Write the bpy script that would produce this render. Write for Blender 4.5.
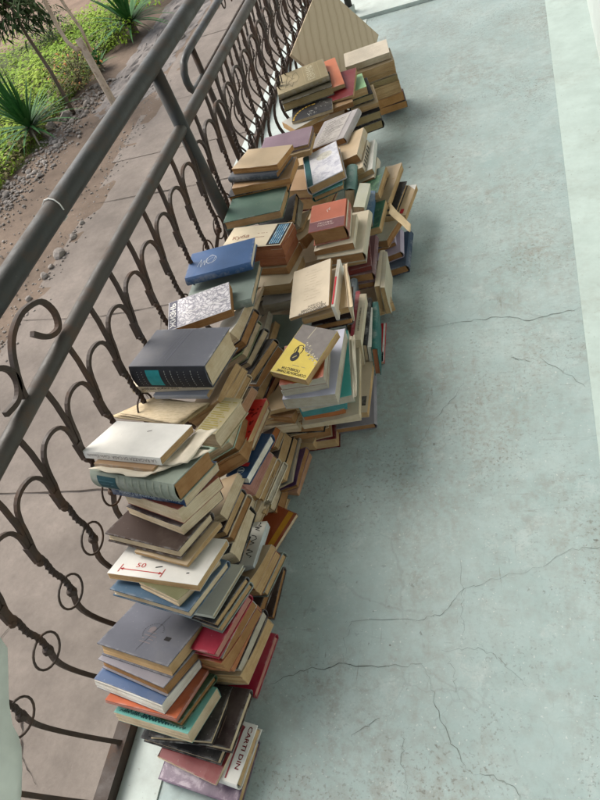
import bpy, bmesh, math, random
from mathutils import Vector, Matrix
random.seed(7)
S = bpy.context.scene
for o in list(bpy.data.objects): bpy.data.objects.remove(o)
col = S.collection
R = math.radians

# ------------------------------------------------------------------ camera
cd = bpy.data.cameras.new('camera'); cam = bpy.data.objects.new('camera', cd); col.objects.link(cam)
cd.sensor_fit = 'VERTICAL'; cd.sensor_height = 24.0; cd.lens = 24.0 * 640 / 800
cd.clip_start = .02; cd.clip_end = 500
RX, RY, RZ = [(0.9317, -0.0597, -0.3584), (0.1782, -0.7844, 0.5941), (-0.3166, -0.6174, -0.7202)]            # world x, y, z expressed in image right / down / forward
m = Matrix(((RX[0], -RX[1], -RX[2], 0), (RY[0], -RY[1], -RY[2], 0), (RZ[0], -RZ[1], -RZ[2], 1.45), (0, 0, 0, 1)))
cam.matrix_world = m
S.camera = cam
# ------------------------------------------------------------------ sky, sun, exposure
SUN_EL, SUN_AZ = R(48), R(-62)    # light comes from the open (railing) side
w = bpy.data.worlds.new('World'); S.world = w; w.use_nodes = True
nt = w.node_tree; nt.nodes.clear()
sky = nt.nodes.new('ShaderNodeTexSky'); sky.sky_type = 'NISHITA'; sky.sun_disc = False
sky.sun_elevation = SUN_EL; sky.sun_rotation = SUN_AZ
sky.dust_density = 4; sky.air_density = 1.2
hs = nt.nodes.new('ShaderNodeHueSaturation'); hs.inputs['Saturation'].default_value = .55
bg = nt.nodes.new('ShaderNodeBackground'); bg.inputs[1].default_value = .15
wo = nt.nodes.new('ShaderNodeOutputWorld')
nt.links.new(sky.outputs[0], hs.inputs['Color']); nt.links.new(hs.outputs[0], bg.inputs[0]); nt.links.new(bg.outputs[0], wo.inputs[0])
sd = bpy.data.lights.new('sun', 'SUN'); sun = bpy.data.objects.new('sun', sd); col.objects.link(sun)
sd.energy = 1.75; sd.angle = R(34); sd.color = (1, .945, .87)
dvec = Vector((math.sin(SUN_AZ) * math.cos(SUN_EL), math.cos(SUN_AZ) * math.cos(SUN_EL), math.sin(SUN_EL)))
sun.rotation_euler = dvec.to_track_quat('Z', 'Y').to_euler()
vs = S.view_settings; vs.view_transform = 'Standard'; vs.look = 'None'; vs.gamma = 1; vs.exposure = 0.70
try: vs.use_curve_mapping = False
except Exception: pass

# ------------------------------------------------------------------ helpers
def tag(o, label=None, cat=None, group=None, kind=None):
    if label: o['label'] = label
    if cat: o['category'] = cat
    if group: o['group'] = group
    if kind: o['kind'] = kind
    return o
def empty(name, loc=(0, 0, 0), parent=None):
    o = bpy.data.objects.new(name, None); o.empty_display_size = .05; col.objects.link(o)
    o.location = loc
    if parent: o.parent = parent
    return o
def mesh(name, V, F, mat=None, parent=None, smooth=False, mw=None):
    me = bpy.data.meshes.new(name); me.from_pydata([tuple(v) for v in V], [], F); me.update()
    if mat is not None:
        for mm in (mat if isinstance(mat, (list, tuple)) else [mat]): me.materials.append(mm)
    if smooth:
        for p in me.polygons: p.use_smooth = True
    o = bpy.data.objects.new(name, me); col.objects.link(o)
    if parent: o.parent = parent
    if mw is not None: o.matrix_world = mw
    return o
class MB:
    def __init__(s): s.V = []; s.F = []
    def add(s, V, F):
        n = len(s.V); s.V += [tuple(v) for v in V]; s.F += [tuple(i + n for i in f) for f in F]
    def box(s, lo, hi):
        x0, y0, z0 = lo; x1, y1, z1 = hi
        s.add([(x0,y0,z0),(x1,y0,z0),(x1,y1,z0),(x0,y1,z0),(x0,y0,z1),(x1,y0,z1),(x1,y1,z1),(x0,y1,z1)],
              [(0,3,2,1),(4,5,6,7),(0,1,5,4),(1,2,6,5),(2,3,7,6),(3,0,4,7)])
    def tube(s, pts, r, n=8, twist=0.0, square=False, cap=True, rr=None):
        """sweep a round or square section along pts; twist in radians per segment"""
        pts = [Vector(p) for p in pts]; base = len(s.V); N = len(pts)
        up = None
        for i, p in enumerate(pts):
            t = (pts[min(i+1, N-1)] - pts[max(i-1, 0)]).normalized()
            if up is None:
                up = Vector((1, 0, 0)) if abs(t.x) < .9 else Vector((0, 0, 1))
            a = (up - t * up.dot(t)).normalized(); up = a; b = t.cross(a)
            k = 4 if square else n
            rad = (rr[i] if rr else r) * (1.25 if square else 1)
            for j in range(k):
                th = 2 * math.pi * j / k + (math.pi / 4 if square else 0) + twist * i
                s.V.append(tuple(p + (a * math.cos(th) + b * math.sin(th)) * rad))
        k = 4 if square else n
        for i in range(N - 1):
            for j in range(k):
                q = base + i * k; j2 = (j + 1) % k
                s.F.append((q + j, q + j2, q + k + j2, q + k + j))
        if cap:
            s.F.append(tuple(base + j for j in reversed(range(k))))
            s.F.append(tuple(base + (N - 1) * k + j for j in range(k)))
    def ball(s, c, r, n=8, sz=1.0):
        base = len(s.V); rings = n // 2 + 1
        for i in range(rings):
            ph = math.pi * i / (rings - 1)
            for j in range(n):
                th = 2 * math.pi * j / n
                s.V.append((c[0] + r*math.sin(ph)*math.cos(th), c[1] + r*math.sin(ph)*math.sin(th), c[2] + sz*r*math.cos(ph)))
        for i in range(rings - 1):
            for j in range(n):
                a = base + i*n + j; b2 = base + i*n + (j+1) % n
                s.F.append((a, a + n, b2 + n, b2))
    def build(s, name, mat, parent=None, smooth=False, mw=None):
        return mesh(name, s.V, s.F, mat, parent, smooth, mw)

# ------------------------------------------------------------------ materials
class NT:
    def __init__(s, name, rough=.6, spec=.3, metal=0.0):
        s.m = bpy.data.materials.new(name); s.m.use_nodes = True
        s.t = s.m.node_tree; s.b = s.t.nodes['Principled BSDF']
        s.b.inputs['Roughness'].default_value = rough; s.b.inputs['Metallic'].default_value = metal
        s.b.inputs['Specular IOR Level'].default_value = spec
        s.tc = s.t.nodes.new('ShaderNodeTexCoord')
    def n(s, typ, **kw):
        nd = s.t.nodes.new(typ)
        for k, v in kw.items(): setattr(nd, k, v)
        return nd
    def l(s, a, b): s.t.links.new(a, b)
    def mapping(s, scale=(1, 1, 1), src='Object', loc=(0, 0, 0), rot=(0, 0, 0)):
        mp = s.n('ShaderNodeMapping'); mp.inputs['Scale'].default_value = scale; mp.inputs['Location'].default_value = loc
        mp.inputs['Rotation'].default_value = rot
        s.l(s.tc.outputs[src], mp.inputs[0]); return mp.outputs[0]
    def noise(s, scale=5, det=4, rough=.55, vec=None, dist=0.0):
        nd = s.n('ShaderNodeTexNoise'); nd.inputs['Scale'].default_value = scale; nd.inputs['Detail'].default_value = det
        nd.inputs['Roughness'].default_value = rough; nd.inputs['Distortion'].default_value = dist
        s.l(vec if vec is not None else s.tc.outputs['Object'], nd.inputs['Vector']); return nd.outputs['Fac']
    def ramp(s, fac, stops, interp='LINEAR'):
        r = s.n('ShaderNodeValToRGB'); r.color_ramp.interpolation = interp
        e = r.color_ramp.elements
        while len(e) < len(stops): e.new(.5)
        for i, (p, c) in enumerate(stops):
            e[i].position = p; e[i].color = (*c, 1) if len(c) == 3 else c
        s.l(fac, r.inputs[0]); return r.outputs[0]
    def mix(s, fac, a, b, mode='MIX'):
        x = s.n('ShaderNodeMix', data_type='RGBA', blend_type=mode)
        for sock, v in ((x.inputs[0], fac), (x.inputs[6], a), (x.inputs[7], b)):
            if isinstance(v, (int, float)): sock.default_value = v
            elif isinstance(v, tuple): sock.default_value = (*v, 1) if len(v) == 3 else v
            else: s.l(v, sock)
        return x.outputs[2]
    def math(s, op, a, b=None):
        x = s.n('ShaderNodeMath', operation=op)
        for i, v in enumerate((a, b)):
            if v is None: continue
            if isinstance(v, (int, float)): x.inputs[i].default_value = v
            else: s.l(v, x.inputs[i])
        return x.outputs[0]
    def bump(s, h, st=.3, d=.002):
        x = s.n('ShaderNodeBump'); x.inputs['Strength'].default_value = st; x.inputs['Distance'].default_value = d
        s.l(h, x.inputs['Height']); s.l(x.outputs[0], s.b.inputs['Normal'])
    def base(s, c):
        if isinstance(c, tuple): s.b.inputs['Base Color'].default_value = (*c, 1)
        else: s.l(c, s.b.inputs['Base Color'])
        return s
def sc(c, k): return tuple(min(1, x * k) for x in c)
G01 = ((0, (0, 0, 0)), (1, (1, 1, 1)))
_mats = {}
def flat(name, c, rough=.6, spec=.3, var=.25, scale=25):
    if name in _mats: return _mats[name]
    t = NT(name, rough, spec)
    f = t.noise(scale, 5)
    t.base(t.ramp(f, [(.3, sc(c, 1 - var)), (.7, sc(c, 1 + var))]))
    _mats[name] = t.m; return t.m

# book colours (linear)
COV = dict(slate=(.105,.11,.135), lilacgrey=(.2,.19,.215), blue=(.015,.055,.15),patterned=(.37,.32,.19), orange=(.40,.085,.025), darkgreen=(.02,.07,.03), teal=(.14,.42,.37),
 black=(.012,.012,.014), blackred=(.022,.010,.011), red=(.17,.010,.013), white=(.68,.67,.63), marble=(.13,.09,.14), tanbrown=(.30,.19,.10),
 sage=(.19,.225,.185), navy=(.018,.05,.12), redbrown=(.26,.055,.03), darkbrown=(.04,.022,.016), tan=(.45,.34,.21), olive=(.16,.16,.08), bluephoto=(.05,.10,.16),
 palegreen=(.50,.51,.43), crimson=(.30,.012,.035), orangebrown=(.42,.16,.06), darkred=(.12,.012,.015), slateblue=(.082,.088,.108), cream=(.6,.52,.38), photo=(.3,.33,.4),
 yellowolive=(.38,.32,.10), mint=(.30,.42,.33), greywhite=(.55,.55,.50), rust=(.22,.045,.012), greygreen=(.155,.195,.175), pinkcream=(.55,.40,.30), redfloral=(.5,.02,.012),
 purple=(.08,.03,.12), pinktan=(.45,.26,.17), stone=(.45,.44,.46), picture=(.62,.6,.56), green=(.16,.2,.10), tealblue=(.05,.27,.31), royal=(.038,.09,.21), palegrey=(.42,.41,.37),
 greycream=(.44,.40,.34), greypatt=(.3,.29,.29), green2=(.075,.135,.105), blueblack=(.05,.06,.075), mauve=(.225,.155,.195), oliveb=(.25,.205,.115), blacko=(.03,.025,.01), orangered=(.55,.17,.08),
 applegreen=(.28,.50,.25), paper=(.6,.53,.42), yellow=(.50,.385,.045), lavender=(.40,.41,.50), teal2=(.05,.30,.28), beige=(.52,.44,.32), redphoto=(.42,.012,.02), brownfan=(.2,.11,.05),
 whitered=(.7,.68,.62), slate2=(.10,.13,.15), rose=(.36,.06,.075), tealdark=(.03,.13,.12), terra=(.36,.105,.06), creamgrey=(.45,.40,.30), maroon=(.12,.055,.06), silver=(.5,.5,.54),
 textgrey=(.34,.315,.31), teal3=(.12,.22,.2), creamgreen=(.46,.46,.36), blue2=(.05,.12,.22), greenphoto2=(.06,.11,.09), greenphoto=(.06,.17,.10), purplewhite=(.38,.32,.42), navyb=(.03,.055,.10))
PAG = dict(tan=(.48,.335,.18), brown=(.33,.185,.085), cream=(.58,.485,.345), white=(.72,.70,.64), pink=(.46,.24,.20), pinktan=(.45,.27,.17), salmon=(.45,.20,.10), bluewhite=(.55,.6,.62),
 greypage=(.47,.44,.37), orangepage=(.46,.26,.11), redpage=(.33,.14,.075), olivep=(.35,.28,.15), oliveb=(.25,.205,.115), paper=(.55,.47,.35), orangebrown=(.42,.16,.06), beige=(.55,.47,.34),
 tealpage=(.08,.25,.26), darkredp=(.16,.04,.035))
def cover_mat(key, kind):
    nm = 'cover_' + key + ('_cloth' if kind == 'H' else '_card')
    if nm in _mats: return _mats[nm]
    c = COV[key]; t = NT(nm, .62 if kind == 'H' else .48, .25 if kind == 'H' else .35)
    f = t.noise(9, 5, .6)
    base = t.ramp(f, [(.25, sc(c, .82)), (.75, sc(c, 1.16))])
    # rubbed edges and scuffs: near the border of the board, broken up by noise
    sx = t.n('ShaderNodeSeparateXYZ'); t.l(t.tc.outputs['Generated'], sx.inputs[0])
    def edge(o): 
        a = t.math('SUBTRACT', o, .5); return t.math('ABSOLUTE', a)
    e = t.math('MAXIMUM', edge(sx.outputs[0]), edge(sx.outputs[1]))
    e2 = t.ramp(e, [(.465, (0, 0, 0)), (.5, (1, 1, 1))])
    n2 = t.noise(38, 6, .7)
    wmask = t.math('MULTIPLY', e2, t.ramp(n2, [(.46, (0, 0, 0)), (.6, (1, 1, 1))]))
    worn = tuple(min(.6, .45 * x + .22) for x in c)
    base = t.mix(t.math('MULTIPLY', wmask, .65), base, worn)
    dust = t.ramp(t.noise(3.2, 6, .7), [(.5, (0, 0, 0)), (.75, (1, 1, 1))])
    base = t.mix(t.math('MULTIPLY', dust, .2), base, (.35, .31, .26))
    sp = t.ramp(t.noise(160, 2, .5), [(.70, (0, 0, 0)), (.74, (1, 1, 1))])
    base = t.mix(t.math('MULTIPLY', sp, .3), base, worn)
    t.base(base)
    t.bump(t.noise(700 if kind == 'H' else 60, 2), .25 if kind == 'H' else .12, .0006)
    _mats[nm] = t.m; return t.m
def page_mat(key):
    nm = 'pages_' + key
    if nm in _mats: return _mats[nm]
    c = PAG[key]; t = NT(nm, .9, .1)
    a = t.noise(1, 3, .6, t.mapping((7, 7, 520)))
    b_ = t.noise(1, 3, .6, t.mapping((3, 3, 1700)))
    f = t.math('ADD', t.math('MULTIPLY', a, .6), t.math('MULTIPLY', b_, .4))
    base = t.ramp(f, [(.3, sc(c, .66)), (.46, sc(c, .95)), (.7, sc(c, 1.1))])
    st = t.ramp(t.noise(11, 6, .7), [(.42, (0, 0, 0)), (.66, (1, 1, 1))])
    base = t.mix(t.math('MULTIPLY', st, .65), base, tuple(x * y for x, y in zip(c, (.62, .53, .42))))
    t.base(base); t.bump(f, .5, .0012)
    _mats[nm] = t.m; return t.m
INK = {}
def ink(name, c, rough=.6, spec=.2):
    return flat('print_' + name, c, rough, spec, .12, 60)
def metal_mat(name, c, rust=.3, rough=.5):
    t = NT(name, rough, .4)
    f = t.noise(14, 6, .65); g = t.noise(70, 4, .7)
    base = t.ramp(f, [(.3, sc(c, .7)), (.7, sc(c, 1.3))])
    msk = t.math('MULTIPLY', t.ramp(f, [(.52, (0,0,0)), (.62, (1,1,1))]), rust)
    base = t.mix(msk, base, (.085, .045, .026))
    chips = t.ramp(g, [(.70, (0,0,0)), (.73, (1,1,1))])
    base = t.mix(t.math('MULTIPLY', chips, .35), base, (.16, .15, .135))
    lump = t.noise(9, 4, .6); t.base(base); t.bump(t.math('ADD', g, t.math('MULTIPLY', lump, 3)), .4, .0016)
    t.l(t.ramp(f, [(.35, (rough - .1,)*3), (.65, (min(1, rough + .25),)*3)]), t.b.inputs['Roughness'])
    return t.m
CRACKS = [([(-0.635, 0.354), (-0.553, 0.39), (-0.462, 0.412), (-0.371, 0.413), (-0.286, 0.427)], 0.004), ([(-0.286, 0.427), (-0.256, 0.356), (-0.222, 0.279), (-0.18, 0.232)], 0.0032), ([(-0.18, 0.232), (-0.126, 0.227), (-0.09, 0.205), (-0.057, 0.155)], 0.002), ([(-0.462, 0.412), (-0.469, 0.465), (-0.459, 0.513), (-0.299, 0.526), (-0.241, 0.545), (-0.213, 0.594), (-0.145, 0.626), (-0.036, 0.659)], 0.0022), ([(-0.036, 0.659), (0.03, 0.705), (0.093, 0.712), (0.171, 0.704)], 0.002), ([(-0.346, 1.464), (-0.221, 1.468), (-0.117, 1.475), (-0.031, 1.449), (0.081, 1.47), (0.163, 1.486), (0.267, 1.486)], 0.0045), ([(-0.344, 0.992), (-0.294, 1.092), (-0.242, 1.178), (-0.21, 1.25)], 0.0026), ([(-0.022, 1.307), (0.041, 1.244), (0.099, 1.178)], 0.003), ([(-0.25, 0.46), (-0.165, 0.471), (-0.124, 0.449), (-0.066, 0.398)], 0.0018), ([(-0.233, 0.45), (-0.216, 0.4), (-0.204, 0.361)], 0.0018), ([(-0.318, 0.291), (-0.316, 0.235), (-0.3, 0.167)], 0.0018), ([(-0.43, 0.268), (-0.369, 0.308)], 0.0025), ([(-0.209, 0.673), (-0.206, 0.575), (-0.202, 0.485)], 0.0015), ([(-0.063, 1.292), (-0.085, 1.306), (-0.036, 1.282)], 0.004)]
JOINTS = [([(-3.56, 1.42), (-2.9, 1.4), (-2.2, 1.42), (-1.2, 1.41)], 0.01), ([(-3.55, 2.86), (-2.86, 2.78), (-2.25, 2.81), (-1.6, 2.76), (-1.0, 2.8)], 0.008), ([(-2.3, 2.8), (-2.2, 2.45), (-2.28, 2.2), (-2.0, 1.9)], 0.006), ([(-3.55, 4.25), (-2.6, 4.22), (-1.0, 4.24)], 0.01), ([(-1.9, 0.12), (-2.02, 0.2), (-2.1, 0.35), (-2.3, 0.42), (-2.4, 0.6), (-2.35, 0.75)], 0.007), ([(-2.4, 0.6), (-2.75, 0.68), (-3.0, 0.9)], 0.004), ([(-3.55, 5.9), (-1.2, 5.9)], 0.01), ([(-3.5, 7.4), (-2.2, 7.4)], 0.01)]
BOOKS = [  # label, centre, right axis, far axis, size, cover, pages, spine side, binding, print, pose
('slate grey hardback with embossed emblem, topmost on the nearest pile', (-0.8346, 0.3671, 0.2192), (0.9806, -0.1777, 0.0828), (0.196, 0.8887, -0.4144), (0.2069, 0.1287, 0.0347), 'slate', 'tan', 'f', 'H', 'emblem', 'flat'),
('worn grey hardback directly under the slate book with the emblem', (-0.8386, 0.3342, 0.1987), (0.967, -0.2309, 0.1077), (0.2548, 0.8764, -0.4087), (0.2036, 0.1206, 0.0273), 'lilacgrey', 'brown', 'f', 'H', None, 'flat'),
('bright blue paperback with white page edges in the nearest pile', (-0.8509, 0.3074, 0.1765), (0.9777, -0.1903, 0.0887), (0.21, 0.8861, -0.4132), (0.2037, 0.1275, 0.0326), 'blue', 'white', 'f', 'P', None, 'flat'),
('thin orange paperback squeezed below the bright blue one', (-0.8251, 0.2829, 0.1619), (0.9933, -0.1046, 0.0488), (0.1154, 0.9003, -0.4198), (0.1923, 0.125, 0.0116), 'orange', 'pink', 'f', 'P', None, 'flat'),
('brown paged hardback with a dark green cover edge, above the teal paperback', (-0.8028, 0.2826, 0.1448), (0.9794, -0.1831, 0.0854), (0.2021, 0.8876, -0.4139), (0.1678, 0.125, 0.0168), 'darkgreen', 'brown', 'f', 'H', None, 'flat'),
('teal paperback with dark script title, low in the nearest pile', (-0.8065, 0.2568, 0.1303), (0.9918, -0.1162, 0.0542), (0.1282, 0.8988, -0.4191), (0.1994, 0.1162, 0.0284), 'teal', 'cream', 'f', 'P', 'script', 'flat'),
('tan paged book with black boards lying under the teal paperback', (-0.755, 0.2494, 0.1077), (0.9978, 0.0596, -0.0278), (-0.0657, 0.9043, -0.4217), (0.1464, 0.1317, 0.0158), 'black', 'cream', 'f', 'H', None, 'flat'),
('black maroon hardback with faint printed title lines, under the teal paperback', (-0.7488, 0.2579, 0.0805), (0.9986, -0.052, 0.011), (0.0531, 0.9768, -0.2076), (0.2042, 0.125, 0.023), 'blackred', 'cream', 'f', 'H', 'faintlines', 'flat'),
('black hardback with a grey picture band, protruding towards the viewer', (-0.7727, 0.2397, 0.0614), (0.9935, -0.1111, 0.0236), (0.1135, 0.9718, -0.2066), (0.2033, 0.125, 0.019), 'black', 'cream', 'f', 'H', 'picband', 'flat'),
('thin plain red cover near the bottom of the nearest pile', (-0.747, 0.2075, 0.0514), (0.9761, -0.2127, 0.0452), (0.2174, 0.9547, -0.2029), (0.1626, 0.125, 0.011), 'red', 'cream', 'f', 'P', None, 'flat'),
('white hardback with dark red capitals along its edge, near the floor', (-0.6932, 0.2032, 0.0403), (0.9899, -0.1414, 0.0099), (0.1417, 0.9875, -0.0691), (0.1275, 0.1175, 0.026), 'white', 'tan', 'n', 'H', 'redcaps', 'flat'),
('purple marbled hardback on the floor, lowest of the nearest pile', (-0.7338, 0.1769, 0.017), (0.9937, -0.1117, 0.0), (0.1117, 0.9937, 0.0), (0.1994, 0.125, 0.026), 'marble', 'tan', 'f', 'H', 'marblepic', 'flat'),
('plain white paperback on top of the tall middle pile', (-0.8329, 0.6934, 0.5029), (0.9873, -0.1495, 0.0544), (0.1591, 0.9277, -0.3377), (0.2199, 0.1192, 0.0183), 'white', 'tan', 'n', 'P', 'spinetext', 'flat'),
('thin brown book with a dark edge just below the plain white paperback', (-0.8238, 0.6758, 0.4909), (0.9862, -0.1555, 0.0566), (0.1655, 0.9267, -0.3373), (0.166, 0.125, 0.0134), 'tanbrown', 'tan', 'n', 'P', None, 'flat'),
('thick grey green tome with ribbed spine and dark label plate', (-0.798, 0.6483, 0.4688), (0.9755, -0.2066, 0.0752), (0.2198, 0.9167, -0.3337), (0.2446, 0.125, 0.0439), 'sage', 'brown', 'n', 'H', 'ribspine', 'flat'),
('navy spined book with white script title under the grey green tome', (-0.7933, 0.6498, 0.4229), (0.9796, -0.1888, 0.0687), (0.2009, 0.9205, -0.335), (0.2119, 0.125, 0.0232), 'navy', 'cream', 'n', 'P', 'whitescript', 'flat'),
('cream paged book with a dark red lower board, fourth below the white paperback', (-0.7793, 0.6329, 0.3989), (0.9389, -0.3236, 0.1178), (0.3443, 0.8822, -0.3211), (0.1873, 0.125, 0.0305), 'redbrown', 'cream', 'f', 'P', None, 'flat'),
('cream paged book with loose leaves resting on the dark brown cover', (-0.7845, 0.618, 0.3723), (0.9355, -0.332, 0.1208), (0.3533, 0.8791, -0.32), (0.185, 0.125, 0.0268), 'blackred', 'cream', 'f', 'P', None, 'flat'),
('dark brown leather hardback in the middle of the tall pile', (-0.8081, 0.5612, 0.3641), (0.9763, -0.2034, 0.074), (0.2165, 0.9174, -0.3339), (0.215, 0.1202, 0.0244), 'darkbrown', 'cream', 'f', 'H', None, 'flat'),
('tan paperback with small side lettering above the white book with the red arrow', (-0.7607, 0.5421, 0.3499), (0.9763, -0.2033, 0.074), (0.2163, 0.9174, -0.3339), (0.1495, 0.125, 0.0122), 'tan', 'tan', 'f', 'P', None, 'flat'),
('white paperback printed with a red fifty and red dimension arrow', (-0.7743, 0.4968, 0.3419), (0.9958, -0.0863, 0.0314), (0.0918, 0.9357, -0.3406), (0.2317, 0.1305, 0.0159), 'white', 'tan', 'f', 'P', 'fifty', 'flat'),
('small thin book with olive cover tucked above the blue photo cover', (-0.737, 0.4671, 0.3362), (0.9382, -0.3251, 0.1183), (0.346, 0.8817, -0.3209), (0.1223, 0.125, 0.0122), 'olive', 'cream', 'f', 'P', None, 'flat'),
('blue photo covered hardback lying directly behind the slate emblem book', (-0.7719, 0.4646, 0.318), (0.9782, -0.195, 0.071), (0.2075, 0.9192, -0.3346), (0.2195, 0.1424, 0.0207), 'bluephoto', 'cream', 'f', 'H', None, 'flat'),
('pale green grey book with black board edges, right of the blue photo cover', (-0.7183, 0.475, 0.2458), (0.9438, -0.1684, 0.2845), (0.2254, 0.9574, -0.1808), (0.14, 0.1289, 0.0101), 'palegreen', 'cream', 'n', 'H', None, 'flat'),
('grey green book wedged directly under the tan paged hardback below the pale green grey', (-0.7052, 0.4585, 0.2174), (0.9154, -0.2666, 0.3017), (0.3218, 0.9348, -0.1504), (0.14, 0.1181, 0.0175), 'greygreen', 'tan', 'f', 'H', None, 'flat'),
('tan paged hardback below the pale green grey book', (-0.7079, 0.4627, 0.2353), (0.9154, -0.2666, 0.3017), (0.3218, 0.9348, -0.1504), (0.14, 0.1186, 0.0175), 'black', 'tan', 'f', 'H', None, 'flat'),
('off white book wedged directly under the red hardback with pink page edges, upper', (-0.6757, 0.4101, 0.1919), (0.9428, -0.1723, 0.2852), (0.2292, 0.9567, -0.1796), (0.075, 0.1366, 0.0201), 'greywhite', 'brown', 'f', 'P', None, 'flat'),
('red brown book wedged second under the red hardback with pink page edges, upper', (-0.6699, 0.3981, 0.174), (0.9428, -0.1723, 0.2852), (0.2292, 0.9567, -0.1796), (0.075, 0.1431, 0.0201), 'redbrown', 'brown', 'f', 'P', None, 'flat'),
('red hardback with pink page edges, upper of the two on the right side', (-0.6783, 0.4108, 0.2136), (0.9428, -0.1723, 0.2852), (0.2292, 0.9567, -0.1796), (0.075, 0.1448, 0.0201), 'crimson', 'pink', 'f', 'H', None, 'flat'),
('dark maroon book wedged directly under the orange brown paperback with swollen pages', (-0.7017, 0.4099, 0.1085), (0.9641, -0.0509, 0.2604), (0.1091, 0.9707, -0.214), (0.13, 0.1479, 0.025), 'blackred', 'greypage', 'f', 'H', None, 'flat'),
('tan book wedged second under the orange brown paperback with swollen pages', (-0.695, 0.3977, 0.0857), (0.9641, -0.0509, 0.2604), (0.1091, 0.9707, -0.214), (0.13, 0.1481, 0.025), 'tan', 'tan', 'f', 'P', None, 'flat'),
('orange brown paperback with swollen pages below the upper red hardback', (-0.7104, 0.4106, 0.1338), (0.9641, -0.0509, 0.2604), (0.1091, 0.9707, -0.214), (0.13, 0.152, 0.025), 'orangebrown', 'salmon', 'f', 'P', None, 'flat'),
('dark red book with cream page edge between orange paperback and floor', (-0.7164, 0.3944, 0.0565), (0.9702, 0.0482, 0.2373), (0.0103, 0.9709, -0.2394), (0.13, 0.144, 0.016), 'darkred', 'cream', 'f', 'P', None, 'flat'),
('red hardback with pink page edges lying on the floor', (-0.7043, 0.3957, 0.015), (0.9872, -0.1598, 0.0), (0.1598, 0.9872, 0.0), (0.12, 0.142, 0.024), 'crimson', 'pink', 'f', 'H', None, 'flat'),
('thick slate hardback with black spine, gilt dots and turquoise label', (-0.8313, 0.9756, 0.4629), (0.9937, -0.1106, 0.0175), (0.112, 0.9815, -0.1555), (0.2234, 0.1471, 0.064), 'slateblue', 'cream', 'n', 'H', 'tealspine', 'flat'),
('cream spined paperback with dark spine title under the turquoise label book', (-0.8628, 0.9658, 0.4194), (0.9994, -0.0345, 0.0055), (0.0349, 0.9871, -0.1563), (0.2336, 0.1181, 0.022), 'cream', 'cream', 'n', 'P', 'creamspine', 'flat'),
('crumpled blue and white magazine under the cream spined paperback', (-0.8332, 0.9507, 0.4031), (0.9966, -0.0817, 0.0129), (0.0827, 0.9843, -0.1559), (0.1578, 0.125, 0.012), 'photo', 'tan', 'n', 'P', None, 'flat'),
('yellowed book with olive patterned cover leaning beside the open booklet', (-0.7154, 0.8242, 0.3878), (0.9751, -0.2171, 0.0462), (0.222, 0.9537, -0.2027), (0.06, 0.125, 0.044), 'patterned', 'cream', 'l', 'H', 'patt', 'flat'),
('light brown book wedged directly under the pale green hardback just right of the olive', (-0.7372, 0.8204, 0.3054), (0.9012, 0.2434, 0.3585), (-0.1494, 0.9512, -0.2702), (0.1, 0.1165, 0.023), 'tanbrown', 'brown', 'f', 'P', None, 'flat'),
('tan book wedged second under the pale green hardback just right of the olive', (-0.7215, 0.8091, 0.2881), (0.9012, 0.2434, 0.3585), (-0.1494, 0.9512, -0.2702), (0.1, 0.1225, 0.023), 'tan', 'brown', 'f', 'P', None, 'flat'),
('pale green hardback just right of the olive patterned cover', (-0.7443, 0.8229, 0.3285), (0.9012, 0.2434, 0.3585), (-0.1494, 0.9512, -0.2702), (0.1, 0.125, 0.023), 'mint', 'cream', 'f', 'H', None, 'flat'),
('light tan book right of the navy boards, below the pale green hardback', (-0.7425, 0.669, 0.2788), (0.9134, 0.0691, 0.4011), (0.0145, 0.9794, -0.2016), (0.13, 0.125, 0.0249), 'tan', 'cream', 'f', 'P', None, 'flat'),
('tan book wedged directly under the cream paged book with dark boards', (-0.7282, 0.6359, 0.2402), (0.9125, 0.038, 0.4073), (0.0434, 0.9811, -0.1888), (0.13, 0.1246, 0.0211), 'tan', 'brown', 'f', 'H', None, 'flat'),
('cream paged book with dark boards in the middle of the right flank', (-0.736, 0.6378, 0.261), (0.9125, 0.038, 0.4073), (0.0434, 0.9811, -0.1888), (0.13, 0.125, 0.0211), 'blackred', 'tan', 'f', 'H', None, 'flat'),
('black covered book above the grey book with handwriting', (-0.7338, 0.6097, 0.2052), (0.9111, 0.1551, 0.3818), (-0.0661, 0.9695, -0.2362), (0.13, 0.1473, 0.042), 'black', 'cream', 'f', 'H', None, 'flat'),
('grey white book with black handwriting on its cover', (-0.7115, 0.6372, 0.1203), (0.9971, 0.0445, 0.0618), (-0.0306, 0.9772, -0.2099), (0.075, 0.136, 0.024), 'greywhite', 'bluewhite', 'l', 'P', 'handwriting', 'flat'),
('red brown book wedged directly under the beige paged book directly under the one', (-0.676, 0.5786, 0.0971), (0.8921, -0.1282, 0.4333), (0.1968, 0.9734, -0.1173), (0.07, 0.1118, 0.0188), 'redbrown', 'tan', 'f', 'P', None, 'flat'),
('grey green book wedged second under the beige paged book directly under the one', (-0.6657, 0.583, 0.0787), (0.8921, -0.1282, 0.4333), (0.1968, 0.9734, -0.1173), (0.07, 0.1138, 0.0188), 'greygreen', 'tan', 'f', 'H', None, 'flat'),
('beige paged book directly under the one with handwriting', (-0.6835, 0.5852, 0.1145), (0.8921, -0.1282, 0.4333), (0.1968, 0.9734, -0.1173), (0.07, 0.1154, 0.0188), 'tan', 'tan', 'f', 'P', None, 'flat'),
('brown edged book low on the right, under the beige pages', (-0.7083, 0.5591, 0.0403), (0.9113, 0.0152, 0.4116), (0.0646, 0.9817, -0.1793), (0.12, 0.1382, 0.019), 'darkbrown', 'brown', 'f', 'H', None, 'flat'),
('dark brown hardback on the floor beside the beige pages', (-0.7054, 0.5649, 0.015), (0.9993, -0.0383, 0.0), (0.0383, 0.9993, 0.0), (0.11, 0.1288, 0.022), 'darkbrown', 'brown', 'f', 'H', None, 'flat'),
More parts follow.
